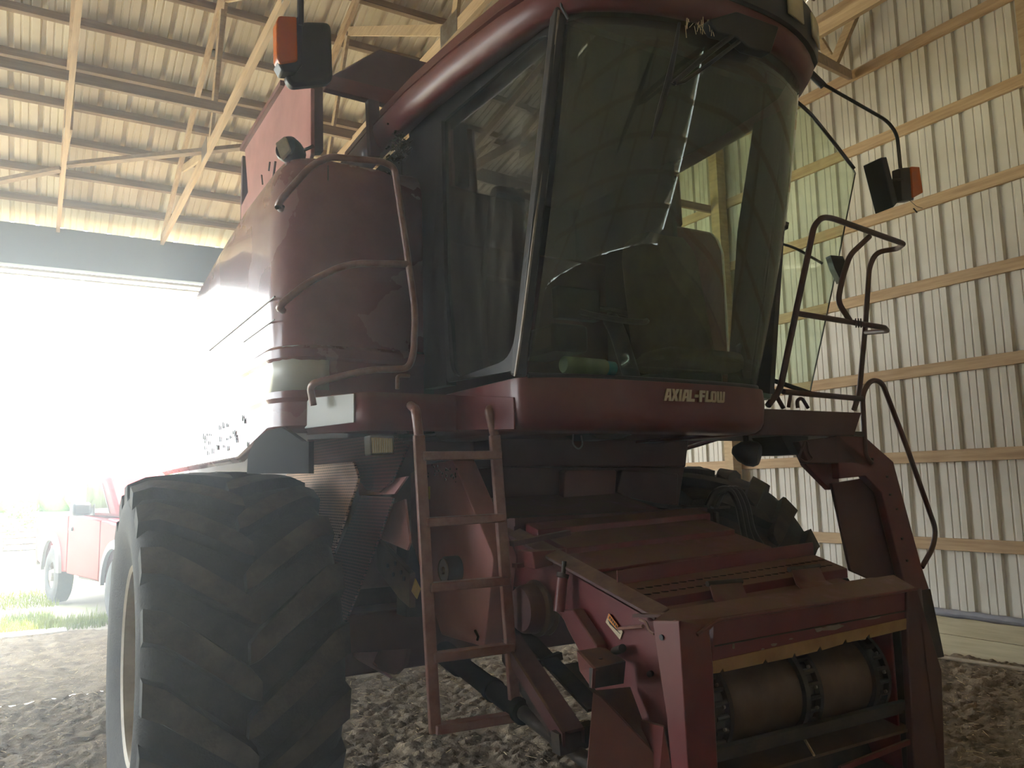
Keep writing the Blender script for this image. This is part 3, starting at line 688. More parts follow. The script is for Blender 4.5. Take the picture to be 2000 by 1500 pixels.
# roof: lip path then up and over
rp = [(1.50, 4.4), (1.485, 3.9), (1.49, 3.4), (1.52, 3.0), (1.565, 2.62), (1.60, 2.44), (1.64, 2.365)]
rp += [(x, 2.115+.225*abs((x-CX)/.70)**2.4) for x in np.linspace(1.70, 2.92, 16)]
rp += [(2.98, 2.365), (3.02, 2.44), (3.055, 2.62), (3.10, 3.0), (3.13, 3.4), (3.135, 3.9), (3.12, 4.4)]
def outset(path, d):
    out = []
    for i, (x, y) in enumerate(path):
        a = path[max(i-1, 0)]; b = path[min(i+1, len(path)-1)]; tx, ty = b[0]-a[0], b[1]-a[1]; L = math.hypot(tx, ty)
        out.append((x-ty/L*-d*-1 if False else x+ty/L*d, y-tx/L*d))
    return out
lv = [(3.445, -.07), (3.415, -.012), (3.412, 0.0), (3.42, .012), (3.50, .030), (3.57, .040), (3.605, .036), (3.615, .02)]
def hf(y): return .45 if y < 2.42 else (.55 if y > 3.0 else .45+.10*(y-2.42)/.58)
def hc(y): return .60 if y < 2.42 else .55
rows = [[(x, y, 3.42+(z-3.42)*hf(y)) for x, y in outset(rp, d)] for z, d in lv]
rf = MB().grid(rows).build('cab_roof', 'red', cb, angle=50, solid=.012, label='rounded red cab roof rim')
lv = [(3.61, .02), (3.62, .045), (3.70, .055), (3.78, .05), (3.86, .01), (3.90, -.12), (3.92, -.5)]
rows = [[(x, y, 3.42+(z-3.42)*hc(y)) for x, y in outset(rp, d-(.045 if z > 3.65 else 0))] for z, d in lv[:5]]
cen = Vector((CX, 3.4, 3.75))
for s_ in (.85, .5, .02): rows.append([tuple(Vector((x, y, 3.42+.44*hc(y))).lerp(cen, 1-s_)) for x, y in outset(rp, -.05)])
top = MB().grid(rows).build('roof_cap', 'red', rf, angle=50)
# black lamp band over the front
f0 = [(i, p) for i, p in enumerate(rp) if p[1] < 2.55]
seg_ = [p for _, p in f0]
rows = [[(x, y, z) for x, y in outset(seg_, d)][2:] for z, d in ((3.503,.040),(3.507,.060),(3.66,.072),(3.685,.055))]
MB().grid(rows).build('lamp_band', 'black', rf, solid=.006)
for (a, b, c, d) in ((1524,0,1564,48), (1578,32,1594,88)):
    pass
def bandquad(u0, u1, z0, z1, d):
    P = outset(seg_, d); n = len(P)-1
    def at(u):
        k = u*n; i = min(int(k), n-1); t = k-i; return (P[i][0]*(1-t)+P[i+1][0]*t, P[i][1]*(1-t)+P[i+1][1]*t)
    return [[(*at(u0+(u1-u0)*j/4), z) for j in range(5)] for z in (z0, z1)]
for (u0, u1) in ((.66, .735), (.80, .87), (.16, .23), (.28, .35)):
    MB().grid(bandquad(u0, u1, 3.535, 3.645, .078)).build('roof_lamp', 'lens_y', rf, solid=.008)
MB().grid(bandquad(.585, .64, 3.60, 3.622, .078)).build('roof_script', 'white', rf, solid=.004)
# wiper
wp = MB().tube(PXS([(1440,62),(1378,108),(1316,162)], y=2.085), .011, 8).tube(PXS([(1452,74),(1385,125),(1335,160),(1322,163),(1314,158)], y=2.085), .008, 8).build('wiper', 'black', cb)
MB().tube([PX(1327,45,y=2.10), PX(1318,100,y=2.10), PX(1304,165,y=2.11), PX(1286,225,y=2.13), PX(1272,272,y=2.15)], [.006,.009,.014,.011,.003], 8).build('wiper_blade', 'black', wp)
MB().prism(rpoly(PXS([(1385,38),(1440,22),(1522,52),(1506,104),(1462,92),(1440,72),(1400,62)], y=2.075), .01), (0, .05, 0)).build('wiper_motor', 'black', wp, bevel=.005)
mb = MB()
for k in range(26):
    a = Vector(PX(random.uniform(1335,1395), random.uniform(32,52), y=2.09)); mb.tube([a, a+Vector((random.uniform(-.02,.02), 0, -random.uniform(.01,.05)))], .0012, 4)
mb.build('caught_straw', 'straw', wp)
MB().tube([PX(1094,-6,y=2.33), PX(1097,14,y=2.33), PX(1110,38,y=2.33)], .006, 6).build('roof_seam', 'black', rf)
# script on the skirt
LET = {'A': [[(0,0),(.30,1),(.72,1),(.72,0),(.50,0),(.50,.28),(.36,.28),(.25,0)]],
 'X': [[(0,0),(.28,.5),(.12,1),(.38,1),(.46,.75),(.62,1),(.88,1),(.58,.5),(.74,0),(.48,0),(.38,.28),(.24,0)]],
 'I': [[(0,0),(.12,1),(.34,1),(.22,0)]],
 'L': [[(0,0),(.10,1),(.34,1),(.26,.24),(.62,.24),(.60,0)]],
 '-': [[(.05,.38),(.08,.62),(.42,.62),(.40,.38)]],
 'F': [[(0,0),(.06,1),(.62,1),(.60,.78),(.30,.78),(.29,.62),(.54,.62),(.52,.42),(.27,.42),(.24,0)]],
 'O': [[(.10,0),(0,.12),(.04,.88),(.14,1),(.50,1),(.60,.88),(.56,.12),(.46,0)]],
 'W': [[(.08,0),(0,.1),(.03,1),(.22,1),(.20,.22),(.32,.22),(.34,1),(.52,1),(.50,.22),(.62,.22),(.66,1),(.86,1),(.80,.1),(.70,0)]]}
lm = MB(); hole = MB()
txt = 'AXIAL-FLOW'; adv = [.70, .80, .30, .70, .62, .50, .60, .58, .64, .86]; tot = sum(adv); u = 0
for ch, ad in zip(txt, adv):
    for poly in LET[ch]:
        def pt(a, b):
            q = (u+a)/tot; px = 1294+q*121; top_ = 759+q*6.5; bot = 783+q*4
            p = PX(px+ (0), bot+(top_-bot)*b, y=2.565); p.y = 2.555+.08*abs((p.x-CX)/.69)**3; return p
        lm.prism([pt(a, b) for a, b in poly], (0, .006, 0))
        if ch == 'O': hole.prism([pt(a, b)+Vector((0,-.001,0)) for a, b in ((.24,.2),(.26,.8),(.36,.8),(.34,.2))], (0, .004, 0))
        if ch == 'A': hole.prism([pt(a, b)+Vector((0,-.001,0)) for a, b in ((.38,.45),(.46,.75),(.50,.75),(.50,.45))], (0, .004, 0))
    u += ad
lo = lm.build('lettering', 'letter', cab, smooth=False); hole.build('letter_counter', 'red', cab, smooth=False)
# mirrors and amber lamps
mr = MB().prism(rpoly(PXS([(585,40),(648,42),(652,160),(572,168),(558,150),(572,120)], y=2.50), .03), (0, .045, 0)).build('mirror', 'black', cb, bevel=.012)
MB().tube(fillet([PX(587,-260,y=2.44), PX(587,50,y=2.47)], .05), .011, 8).build('mirror_arm', 'black', mr)
MB().tube(fillet([(1.60, 2.52, 3.66), PX(700,-330,y=2.44), PX(587,-260,y=2.44)], .08), .012, 8).build('mirror_arm', 'black', mr)
am = MB().prism(rpoly(PXS([(545,30),(580,32),(582,118),(548,124),(541,112),(540,42)], y=2.46), .008), (0, .05, 0)).build('turn_lamp', 'amber', mr, bevel=.006, label='amber turn lamp')
MB().prism(PXS([(580,30),(592,36),(592,125),(580,140),(552,138),(541,118),(580,116)], y=2.47), (0, .06, 0)).build('lamp_housing', 'black', mr, bevel=.006)
mr = MB().prism([PX(1721,307,y=2.44), PX(1732,306,y=2.44), PX(1754,395,y=2.52), PX(1745,405,y=2.52)], (.015, .12, 0)).build('mirror', 'black', cb, bevel=.005)
MB().tube(fillet([PX(1588,150,y=2.60), PX(1600,160,y=2.58), PX(1733,236,y=2.5), PX(1752,262,y=2.5), PX(1759,330,y=2.5)], .05), .0095, 8).build('mirror_arm', 'black', mr)
MB().tube([PX(1583,143,y=2.62), PX(1608,168,y=2.58)], .019, 10).build('arm_clamp', 'black', mr)
MB().tube([PX(1742,352,y=2.5), PX(1762,350,y=2.5)], .006, 8).build('mirror_stem', 'black', mr)
MB().prism(rpoly(PXS([(1758,328),(1782,326),(1785,390),(1762,392)], y=2.50), .005), (0, .05, 0)).build('lamp_housing', 'black', mr, bevel=.006)
MB().prism(rpoly(PXS([(1780,325),(1796,326),(1803,376),(1784,386)], y=2.49), .006), (0, .045, 0)).build('turn_lamp', 'amber', mr, bevel=.006)
MB().tube(PXS([(1775,390),(1790,403),(1802,407)], y=2.5), .0015, 5).tube(PXS([(1784,407),(1791,415)], y=2.5), .004, 6).build('loose_wire', 'steel_dark', mr)
# open door on the right
def dP(a, b):
    d = PX(a, b, y=3.0)-EYE; # plane through hinge line (3.05,3.30) and free edge (4.1,2.93)
    n_ = Vector((2.93-3.30, -(4.1-3.05), 0)); t = n_.dot(Vector((3.05, 3.30, 0))-EYE)/n_.dot(d); return EYE+d*t
dout = [dP(*q) for q in ((1490,150),(1540,182),(1580,215),(1630,276),(1665,325),(1672,338),(1640,500),(1628,560),(1583,768),(1490,738))]
dn = Vector((2.93-3.30, -(4.1-3.05), 0)).normalized()
cen_ = sum(dout, Vector())/len(dout)
dd = MB().prism(dout, -dn*.005).build('cab_door', 'glass_door', cb, label='open glass cab door')
inn = [p.lerp(cen_, .012) for p in dout]; inn[0] = inn[0]; 
fr = MB().ring(dout, inn, -dn*.012).build('door_edge', 'black', dd)
MB().tube(fillet([dP(1545,190), dP(1580,218), dP(1630,280), dP(1668,330)], .1), .011, 8).build('door_frame', 'black', dd)
MB().tube([dP(1495,738), dP(1583,768)], .014, 8).build('door_frame', 'black', dd)
MB().prism(rpoly([dP(*q) for q in ((1612,503),(1637,505),(1643,522),(1634,556),(1620,528))], .004), dn*.05).build('door_handle', 'black', dd, bevel=.004)
MB().tube(fillet([dP(1500,462)-dn*.05, dP(1560,478)-dn*.05, dP(1612,512)-dn*.03], .05), .008, 8).build('pull_bar', 'black', dd)
MB().prism([dP(*q) for q in ((1520,432),(1536,438),(1534,450),(1520,450))], dn*.03).build('door_catch', 'black', dd)
# platform, rails and fascia on the right
YP = 2.82
fa = MB().prism([PX(1440,796,y=YP), PX(1683,806,y=YP), PX(1668,851,y=YP), PX(1430,850,y=YP)], (0, .03, 0)).build('platform', 'red_dark', cb, bevel=.004)
MB().box((3.02, YP+.03, 1.868), (3.95, 3.35, 1.895)).build('platform_floor', 'steel_dark', fa)
MB().prism(PXS([(1525,850),(1578,853),(1578,888),(1545,888),(1535,870)], y=2.9), (0, .2, 0)).build('step_box', 'black', fa)
rl = rail('handrail', [PX(1500,792,y=YP), PX(1524,760,y=YP)] + PXS([(1540,680),(1590,440),(1606,424),(1625,426)], y=YP)[:] + [PX(1765,476,y=YP+.02), PX(1752,486,y=YP+.25), PX(1712,492,y=YP+.35), PX(1698,520,y=YP+.38), PX(1690,640,y=YP+.38), PX(1678,770,y=YP+.38), PX(1668,800,y=YP+.38)], .0165, 'rail_dark', fr=.05)
rail('middle_rail', PXS([(1556,612),(1728,640)], y=YP) + [PX(1733,646,y=YP+.1), PX(1690,650,y=YP+.38)], .0155, 'rail_dark', rl, .03)
rail('lower_rail', PXS([(1530,765),(1684,779)], y=YP), .0155, 'rail_dark', rl)
rail('brace_rail', [PX(1698,462,y=YP), PX(1660,498,y=YP), PX(1646,540,y=YP), PX(1636,590,y=YP), PX(1660,626,y=YP)], .0155, 'rail_dark', rl, .05)
rail('short_rail', PXS([(1545,765),(1540,795)], y=YP+.1), .010, 'rail_dark', rl)
rail('loop_rail', PXS([(1558,797),(1556,782),(1566,777),(1578,797)], y=YP+.15), .010, 'rail_dark', rl, .03)
rail('loop_rail', PXS([(1500,745),(1530,797)], y=YP+.2), .012, 'rail_dark', rl)
mb = MB()
for a in (1671, 1676, 1681): mb.tube([PX(a, 622, y=YP-.02), PX(a+1, 640, y=YP-.02)], .004, 6)
mb.build('wire_wrap', 'steel_dark', rl)
# entry ladder housing on the right
def q(*p, y=2.86): return PXS(p, y=y)
st = MB().prism(q((1632,850),(1690,853),(1745,902),(1800,1105),(1815,1150),(1772,1160),(1722,962),(1690,930),(1640,935)), (0, .05, 0)).build('entry_ladder', 'red', cb, bevel=.005)
MB().prism(q((1560,862),(1640,852),(1700,905),(1650,905),(1580,905)), (0, .06, 0)).build('ladder_head', 'red_dark', st, bevel=.004)
MB().prism(q((1572,885),(1632,890),(1640,945),(1622,957),(1574,908), y=2.95), (0, .04, 0)).build('ladder_side', 'red', st, bevel=.004)
MB().prism(q((1625,944),(1725,928),(1785,1150),(1775,1165),(1662,1115), y=2.92), (0, .02, 0)).build('ladder_back', 'red_dark', st, bevel=.004)
mb = MB()
for a, b in ((1704,897),(1733,931),(1739,966),(1752,994),(1762,1052),(1772,1095)): mb.lathe([(-.004,.001),(-.004,.007),(.01,.007)], PX(a, b, y=2.856), (0,1,0), 12)
mb.build('bolt', 'steel_dark', st)
MB().prism(q((1775,1155),(1818,1150),(1845,1283),(1822,1288),(1797,1278)), (0, .06, 0)).build('ladder_foot', 'steel_dark', st, bevel=.005)
MB().beam(PX(1795,1268,y=2.95), PX(1830,1268,y=2.95), .06, .05).build('ladder_step', 'steel_dark', st)
rail('ladder_rail', q((1702,905),(1690,890),(1684,770),(1700,742),(1722,745),(1768,865),(1828,1035),(1822,1070),(1800,1108)), .0145, 'rail_dark', st, .05)
# drooping lamp under the cab at the right
pL = PX(1462, 885, y=2.9)
lp = MB().lathe([(-.085,.001),(-.08,.02),(-.045,.05),(0,.066),(.035,.064),(.055,.05),(.058,.001)], pL, Vector((.45,-.75,-.2)), 20).build('work_lamp', 'black', cb)
MB().tube(PXS([(1456,846),(1458,870)], y=2.9), .014, 8).build('lamp_bracket', 'black', lp)
MB().tube(fillet(PXS([(1572,862),(1560,895),(1575,904),(1588,895),(1580,885),(1576,862)], y=2.80), .02), .006, 8).build('latch_loop', 'rail_dark', cb)

# ---------- inside the cab
se = MB()
def seatsec(z, hw, y0, y1):
    return [(2.42-hw, y1, z), (2.42-hw*1.0, y0+.03, z), (2.42-hw*.85, y0, z), (2.42+hw*.85, y0, z), (2.42+hw, y0+.03, z), (2.42+hw, y1, z)]
rows = []
for t in np.linspace(0, 1, 12):
    z = 2.20+.68*t; hw = .25-.03*t; hw *= 1 if t < .8 else math.sqrt(max(.02, 1-((t-.8)/.21)**2))*.55+.45
    y = 2.93+.10*t
    rows.append([(2.69-hw, y+.05, z), (2.69-hw*.98, y, z), (2.69-hw*.8, y-.05, z), (2.69, y-.035, z), (2.69+hw*.8, y-.05, z), (2.69+hw*.98, y, z), (2.69+hw, y+.05, z), (2.69+hw*.8, y+.11, z), (2.69-hw*.8, y+.11, z)])
sm = MB().grid(rows, closed=True); n = len(sm.v); sm.f.append(tuple(range(n-9, n)))
seat = sm.build('seat', 'seat', cab, angle=60)
MB().box((2.44, 2.72, 2.16), (2.93, 3.0, 2.26)).build('seat_cushion', 'seat', cab, bevel=.04)
MB().box((2.55, 2.8, 2.04), (2.85, 3.1, 2.17)).build('seat_base', 'black', cab, bevel=.02)
MB().tube(fillet([(2.35, 2.85, 2.04), (2.33, 2.95, 2.35), (2.33, 3.0, 2.42)], .1), .04, 12).build('steering_column', 'black', cab)
stw = [Vector((2.33+.19*math.cos(a), 3.02+.17*math.sin(a), 2.45+.07*math.sin(a))) for a in np.linspace(0, 2*math.pi, 28, endpoint=False)]
MB().tube(stw, .014, 8, closed=True).build('steering_wheel', 'black', cab)
MB().box((2.0, 3.0, 2.25), (2.2, 3.35, 2.38)).build('console', 'black', cab, bevel=.02)
MB().box((2.02, 2.98, 2.40), (2.26, 3.04, 2.55)).build('monitor', 'black', cab, bevel=.01)
MB().tube(fillet([(2.93,3.5,2.25),(2.93,3.4,2.55),(2.97,3.3,2.60),(3.0,3.2,2.5)], .08), .012, 8).build('grab_bar', 'rail_dark', cab)

# ---------- feeder house
FX0, FX1 = 1.80, 2.82
sd = [Vector((FX0, y, z)) for y, z in ((1.98,1.155),(2.5,1.285),(2.95,1.40),(3.7,1.575),(3.7,1.30),(2.9,1.19),(2.72,1.14),(2.62,1.08),(2.53,.99),(2.50,.90),(2.2,.80),(2.1,.56),(1.98,.53))]
fh = MB().prism(sd, (.012, 0, 0))
feeder = fh.build('feeder_house', 'red_bright', cb, bevel=.004, label='bright red feeder house with dusty top')
MB().prism([(FX0, y, z) for y, z in ((2.06,1.182),(3.7,1.575),(3.7,1.555),(2.06,1.162))], (FX1-FX0, 0, .03)).build('feeder_top', 'red_bright', feeder, bevel=.003)
MB().prism([(FX0+.01, y, z) for y, z in ((2.0,.55),(2.12,.57),(2.21,.81),(2.49,.91),(2.52,1.0),(2.71,1.15),(3.7,1.31),(3.7,1.32),(2.70,1.17),(2.5,1.02),(2.47,.93),(2.19,.83),(2.10,.59),(2.0,.57))], (FX1-FX0-.02, 0, 0)).build('feeder_floor', 'steel_dark', feeder)
MB().prism([Vector((FX1, p.y, p.z+.03)) for p in sd], (-.012, 0, 0)).build('feeder_side', 'red_bright', feeder, bevel=.004)
def ftop(x, y, h=0.0): return Vector((x, y, 1.190+(y-2.06)*.24+(x-1.82)*.033+h)) if x else Vector((x, y, 1.190+(y-2.06)*.24+.016+h))
# edge flange dusty strip along the left top edge
MB().prism([ftop(FX0-.035, 2.1, .0), ftop(FX0-.035, 3.1, .0), ftop(FX0+.03, 3.1, .02), ftop(FX0+.03, 2.1, .02)], (0, 0, .012)).build('edge_flange', 'red_dark', feeder, bevel=.002)
# cross ribs: raised sheets across the top, read off their near edges
def cross(px0, py0, px1, py1, lift, depth, name='top_rib', mt='red_bright', x0=None, x1=None, th=.02):
    yy = 2.5
    for _ in range(30):
        p = PX(px0, py0, y=yy); zt = ftop(0, yy, lift).z; yy += (zt-p.z)*(-2.0) if False else 0
        # solve by marching
        break
    ys_ = np.linspace(1.9, 4.0, 400); best = min(ys_, key=lambda v: abs(PX((px0+px1)/2, (py0+py1)/2, y=v).z-ftop(0, v, lift).z))
    a = x0 if x0 is not None else PX(px0, py0, y=best).x; b = x1 if x1 is not None else PX(px1, py1, y=best).x
    P = [ftop(a, best, lift), ftop(b, best, lift), ftop(b, best+depth, lift), ftop(a, best+depth, lift)]
    o = MB().prism([p-Vector((0,0,th)) for p in P], (0, 0, th)).build(name, mt, feeder, bevel=.003)
    return best, a, b, o
b1 = cross(1010,1030,1370,1010, .06, .10, x0=1.84, x1=2.83, th=.05)
b2 = cross(1100,1065,1430,1040, .035, .28, x0=1.86, x1=2.80, th=.03)
b3 = cross(1160,1108,1450,1078, .012, .22, x0=1.86, x1=2.82, th=.012)
# punched step: channel with an upstand at the rear
sf0, sf1, sb0, sb1 = PX(1272,1172,y=2.2), PX(1655,1110,y=2.2), PX(1207,1143,y=2.36), PX(1590,1083,y=2.36)
U = Vector((0, 0, 1))
stp = MB().prism([sf0, sf1, sb1, sb0], U*-.006)
stp.prism([sf0, sf1, sf1-U*.038, sf0-U*.038], (0, .006, 0))
stp.prism([sb0, sb1, sb1+U*.052, sb0+U*.052], (0, .006, 0))
step = stp.build('step_plate', 'red_bright', feeder, bevel=.002, label='step plate punched with rows of round holes')
for k in range(25):
    for r_ in range(2):
        u_ = (k+.7+.5*r_)/26.0; v_ = (.30, .64)[r_]
        c_ = sf0.lerp(sf1, u_).lerp(sb0.lerp(sb1, u_), v_)
        MB().lathe([(.0,.0145),(.0015,.0145),(.0015,.0005)], c_, (0,0,1), 14).build('punched_hole', 'void', step)
MB().prism([sf0-U*.04, sf1-U*.04, sf1-U*.075+Vector((0,-.03,0)), sf0-U*.075+Vector((0,-.03,0))], (0, .02, 0)).build('shade_strip', 'void', feeder)  # black strip painted as the shade below the step
# mouth frame
YF = 1.93
fl = MB()
fl.prism(PXS([(1326,1212),(1386,1222),(1394,1300),(1398,1400),(1410,1620),(1352,1620),(1338,1400)], y=YF), (0, .03, 0))
frame = fl.build('mouth_frame', 'red_bright', cb, bevel=.006, label='red frame round the feeder mouth')
xf = PX(1326,1250,y=YF).x
MB().prism([PX(1274,1215,x=xf), PX(1326,1212,y=YF), PX(1338,1400,y=YF), PX(1352,1620,y=YF), PX(1322,1620,x=xf+.02), PX(1302,1400,x=xf), PX(1285,1290,x=xf)], (.012, 0, 0)).build('frame_flange', 'red_bright', frame, bevel=.003)
MB().prism([PX(1274,1212,x=xf), PX(1326,1212,y=YF), PX(1385,1225,y=YF), PX(1402,1208,y=YF), PX(1790,1148,y=YF), PX(1745,1122,y=2.06), PX(1310,1188,y=2.06)], (0, 0, -.012)).build('top_flange', 'red', frame, bevel=.003)
MB().prism(PXS([(1395,1210),(1790,1150),(1786,1228),(1770,1215),(1392,1300)], y=YF+.01), (0, .02, 0)).build('header_plate', 'red_bright', frame, bevel=.003)
MB().tube(fillet([PX(1362,1240,y=YF-.005), PX(1380,1226,y=YF-.005), PX(1400,1212,y=YF-.005), PX(1790,1150,y=YF-.005)], .02), .006, 8).build('rolled_edge', 'red', frame)
fpts = [(1390,1292),(1770,1208),(1782,1226),(1700,1246),(1698,1238),(1690,1248),(1655,1255),(1652,1248),(1646,1258),(1606,1270),(1602,1262),(1596,1272),(1556,1282),(1552,1275),(1548,1284),(1500,1294),(1496,1286),(1490,1296),(1415,1312),(1412,1305),(1406,1314),(1392,1316)]
MB().prism(PXS(fpts, y=YF+.004), (0, .004, 0)).build('canvas_flap', 'tan', frame, smooth=False)
MB().prism(PXS([(1772,1155),(1792,1150),(1840,1310),(1850,1620),(1790,1620),(1782,1400),(1772,1225)], y=YF), (0, .03, 0)).build('frame_column', 'red_dark', frame, bevel=.005)
MB().prism([PX(1792,1150,y=YF), PX(1800,1150,y=2.1), PX(1834,1480,y=2.1), PX(1848,1620,y=2.1), PX(1850,1620,y=YF), PX(1832,1480,y=YF)], (-.012, 0, 0)).build('frame_flange', 'red_dark', frame)
for a, b in ((1294,1246),(1345,1290)): 
    pass
MB().lathe([(-.002,.001),(-.002,.009),(.002,.009)], PX(1292,1245,x=xf-.001), (1,0,0), 14).build('bolt_hole', 'black', frame)
# mouth interior
MB().prism([(1.84, 1.95, .72), (2.86, 1.95, .72), (2.80, 2.9, .90), (1.90, 2.9, .90)], (0, 0, -.01)).build('mouth_floor', 'drum', frame)
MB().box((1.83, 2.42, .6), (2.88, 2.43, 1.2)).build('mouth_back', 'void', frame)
MB().box((2.845, 1.97, .55), (2.855, 2.42, 1.19)).build('mouth_side', 'steel_dark', frame)
MB().box((1.842, 1.97, .55), (1.85, 2.42, 1.14)).build('mouth_side', 'steel_dark', frame)
mb = MB()
for cx_, cy_, rx_, ry_ in ((1625,1226,26,6),(1600,1230,10,6),(1706,1206,20,5),(1433,1262,3,8),(1512,1259,8,3),(1545,1248,5,2),(1490,1268,4,2)):
    MB().prism([PX(cx_+rx_*math.cos(t)*random.uniform(.6,1.1), cy_+ry_*math.sin(t)*random.uniform(.6,1.1)-rx_*.15*math.cos(t), y=YF+.0085) for t in np.linspace(0, 2*math.pi, 11)[:-1]], (0, .004, 0)).build('worn_patch', 'steel', frame, smooth=False)
MB().tube(PXS([(1396,1262),(1786,1190)], y=YF+.008), .003, 6).build('header_seam', 'steel_dark', frame)
MB().beam(PX(1640,1502,y=1.93), PX(1792,1442,y=1.95), .012, .018).build('bottom_lip', 'red_bright', frame)
for (z, y, w_) in ((1.06, 2.08, .012), (.80, 1.97, .03), (.775, 1.99, .02)):
    MB().beam((1.85, y, z), (2.87, y, z), w_, w_).build('cross_bar', 'steel_dark', frame)
dc = Vector((0, 2.16, .89)); r0 = .155
dr = MB()
for a, b in ((1.98, 2.33), (2.42, 2.71)): dr.lathe([(a, .001), (a, r0), (b, r0), (b, .001)], (0, dc.y, dc.z), (1,0,0), 48)
drum = dr.build('drum', 'drum', cb, angle=50, label='rusty front drum in two halves')
for a, b in ((1.885, 1.985), (2.33, 2.42), (2.71, 2.80)):
    ch = MB().lathe([(a, .001), (a, r0+.018), (a+.02, r0+.02), (a+.022, r0), (b-.022, r0), (b-.02, r0+.02), (b, r0+.018), (b, .001)], (0, dc.y, dc.z), (1,0,0), 48)
    for k in range(24):
        t = 2*math.pi*k/24; c_ = Vector(((a+b)/2, dc.y+math.cos(t)*(r0+.012), dc.z+math.sin(t)*(r0+.012)))
        ch.tube([c_-Vector((.026,0,0)), c_+Vector((.026,0,0))], .010, 8)
    ch.build('chain_band', 'steel_dark', drum)
    bt = MB()
    for k in range(16):
        t = 2*math.pi*(k+.5)/16; c_ = Vector(((a+b)/2, dc.y+math.cos(t)*(r0+.022), dc.z+math.sin(t)*(r0+.022))); bt.tube([c_, c_+Vector((.008,0,0))], .006, 8)
    bt.build('rivet', 'steel', drum)
# hinge straps
for pts in ([(1386,1140),(1446,1135),(1462,1175),(1490,1200),(1425,1215),(1394,1172)], [(1545,1112),(1598,1106),(1612,1135),(1660,1160),(1590,1172),(1555,1140)]):
    P = [PX(*pts[0], y=2.19), PX(*pts[1], y=2.19), PX(*pts[2], y=2.13), PX(*pts[3], y=1.98), PX(*pts[4], y=1.98), PX(*pts[5], y=2.13)]
    MB().add([P[0], P[1], P[2], P[5], P[3], P[4]], [(0,1,2,3), (3,2,4,5)]).build('hinge_strap', 'red_bright', feeder, solid=.008)
    MB().tube([P[0]-Vector((.012,0,0)), P[1]+Vector((.006,0,0))], .010, 10).build('hinge_pin', 'steel_dark', feeder)
MB().prism([PX(1235,1200,y=2.16), PX(1700,1128,y=2.16), PX(1745,1128,y=2.05), PX(1300,1200,y=2.05)], (0,0,-.01)).build('front_shelf', 'red_dark', feeder)
# left side hardware of the feeder
jk = MB().tube(PXS([(1092,1194),(1098,1128)], y=2.62), .022, 14).build('jack_tube', 'red_bright', cb)
MB().tube(PXS([(1098,1128),(1100,1120)], y=2.62), .024, 14).tube(PXS([(1100,1122),(1102,1096)], y=2.62), .009, 10).build('jack_bolt', 'steel_dark', jk)
MB().prism(PXS([(1092,1192),(1118,1190),(1165,1262),(1165,1300),(1140,1290),(1108,1230)], x=1.745), (.05, 0, 0)).build('lift_arm', 'red', cb, bevel=.006)
br = MB().prism([PX(1126,1270,y=2.32), PX(1178,1262,y=2.42), PX(1222,1290,y=2.28), PX(1160,1306,y=2.18)], (0, 0, -.012)).build('hitch_bracket', 'red_dark', cb, bevel=.004)
MB().prism([PX(1158,1306,y=2.18), PX(1222,1292,y=2.26), PX(1218,1335,y=2.26), PX(1158,1345,y=2.18)], (0, .02, 0)).build('bracket_front', 'steel_dark', br)
MB().prism([PX(1126,1271,y=2.32), PX(1158,1306,y=2.18), PX(1156,1345,y=2.18), PX(1132,1310,y=2.32)], (.012, 0, 0)).build('bracket_side', 'red', br)
mb = MB()
for a, b in ((1172,1288),(1180,1300)): mb.lathe([(0,.008),(.002,.008),(.002,.001)], PX(a, b, y=2.28)+Vector((0,0,.002)), (0,0,1), 12)
mb.build('bolt_hole', 'black', br)
MB().tube([PX(1200,1272,x=1.79), PX(1216,1266,x=1.755)], .014, 12).build('pivot_boss', 'steel_dark', cb)
MB().tube([PX(1272,1315,x=1.79), PX(1268,1317,x=1.775)], .010, 12).build('pivot_boss', 'steel_dark', cb)
MB().tube([PX(1208,1228,x=1.78), PX(1256,1223,x=1.74)], .006, 8).build('latch_rod', 'rail', cb)
MB().tube(fillet([PX(1250,1210,x=1.78), PX(1262,1215,x=1.75), PX(1268,1232,x=1.75), PX(1278,1238,x=1.75)], .02), .005, 6).build('latch_hook', 'rail', cb)
wd = MB().prism(PXS([(1190,1198),(1217,1234),(1212,1249),(1184,1215)], x=1.796), (-.003, 0, 0)).build('warning_sticker', 'cream', feeder, label='cream and orange warning sticker')
MB().prism(PXS([(1190,1198),(1208,1222),(1204,1230),(1187,1207)], x=1.792), (-.002, 0, 0)).build('sticker_head', 'orange', wd)
wm = MB()
for k in range(5):
    t0_ = k/5
    wm.prism(PXS([(1191+k*3.2,1203+k*4.2),(1193+k*3.2,1206+k*4.2),(1191.6+k*3.2,1210+k*4.2),(1189.6+k*3.2,1207+k*4.2)], x=1.790), (-.001,0,0))
for k in range(5):
    wm.prism(PXS([(1188+k*1.2,1213+k*3.0-2),(1210+k*.7,1242+k*.6-6),(1210+k*.7,1243+k*.6-6),(1188+k*1.2,1214.2+k*3.0-2)], x=1.7895), (-.001,0,0)) if k < 3 else None
wm.build('sticker_text', 'steel_dark', wd, smooth=False)
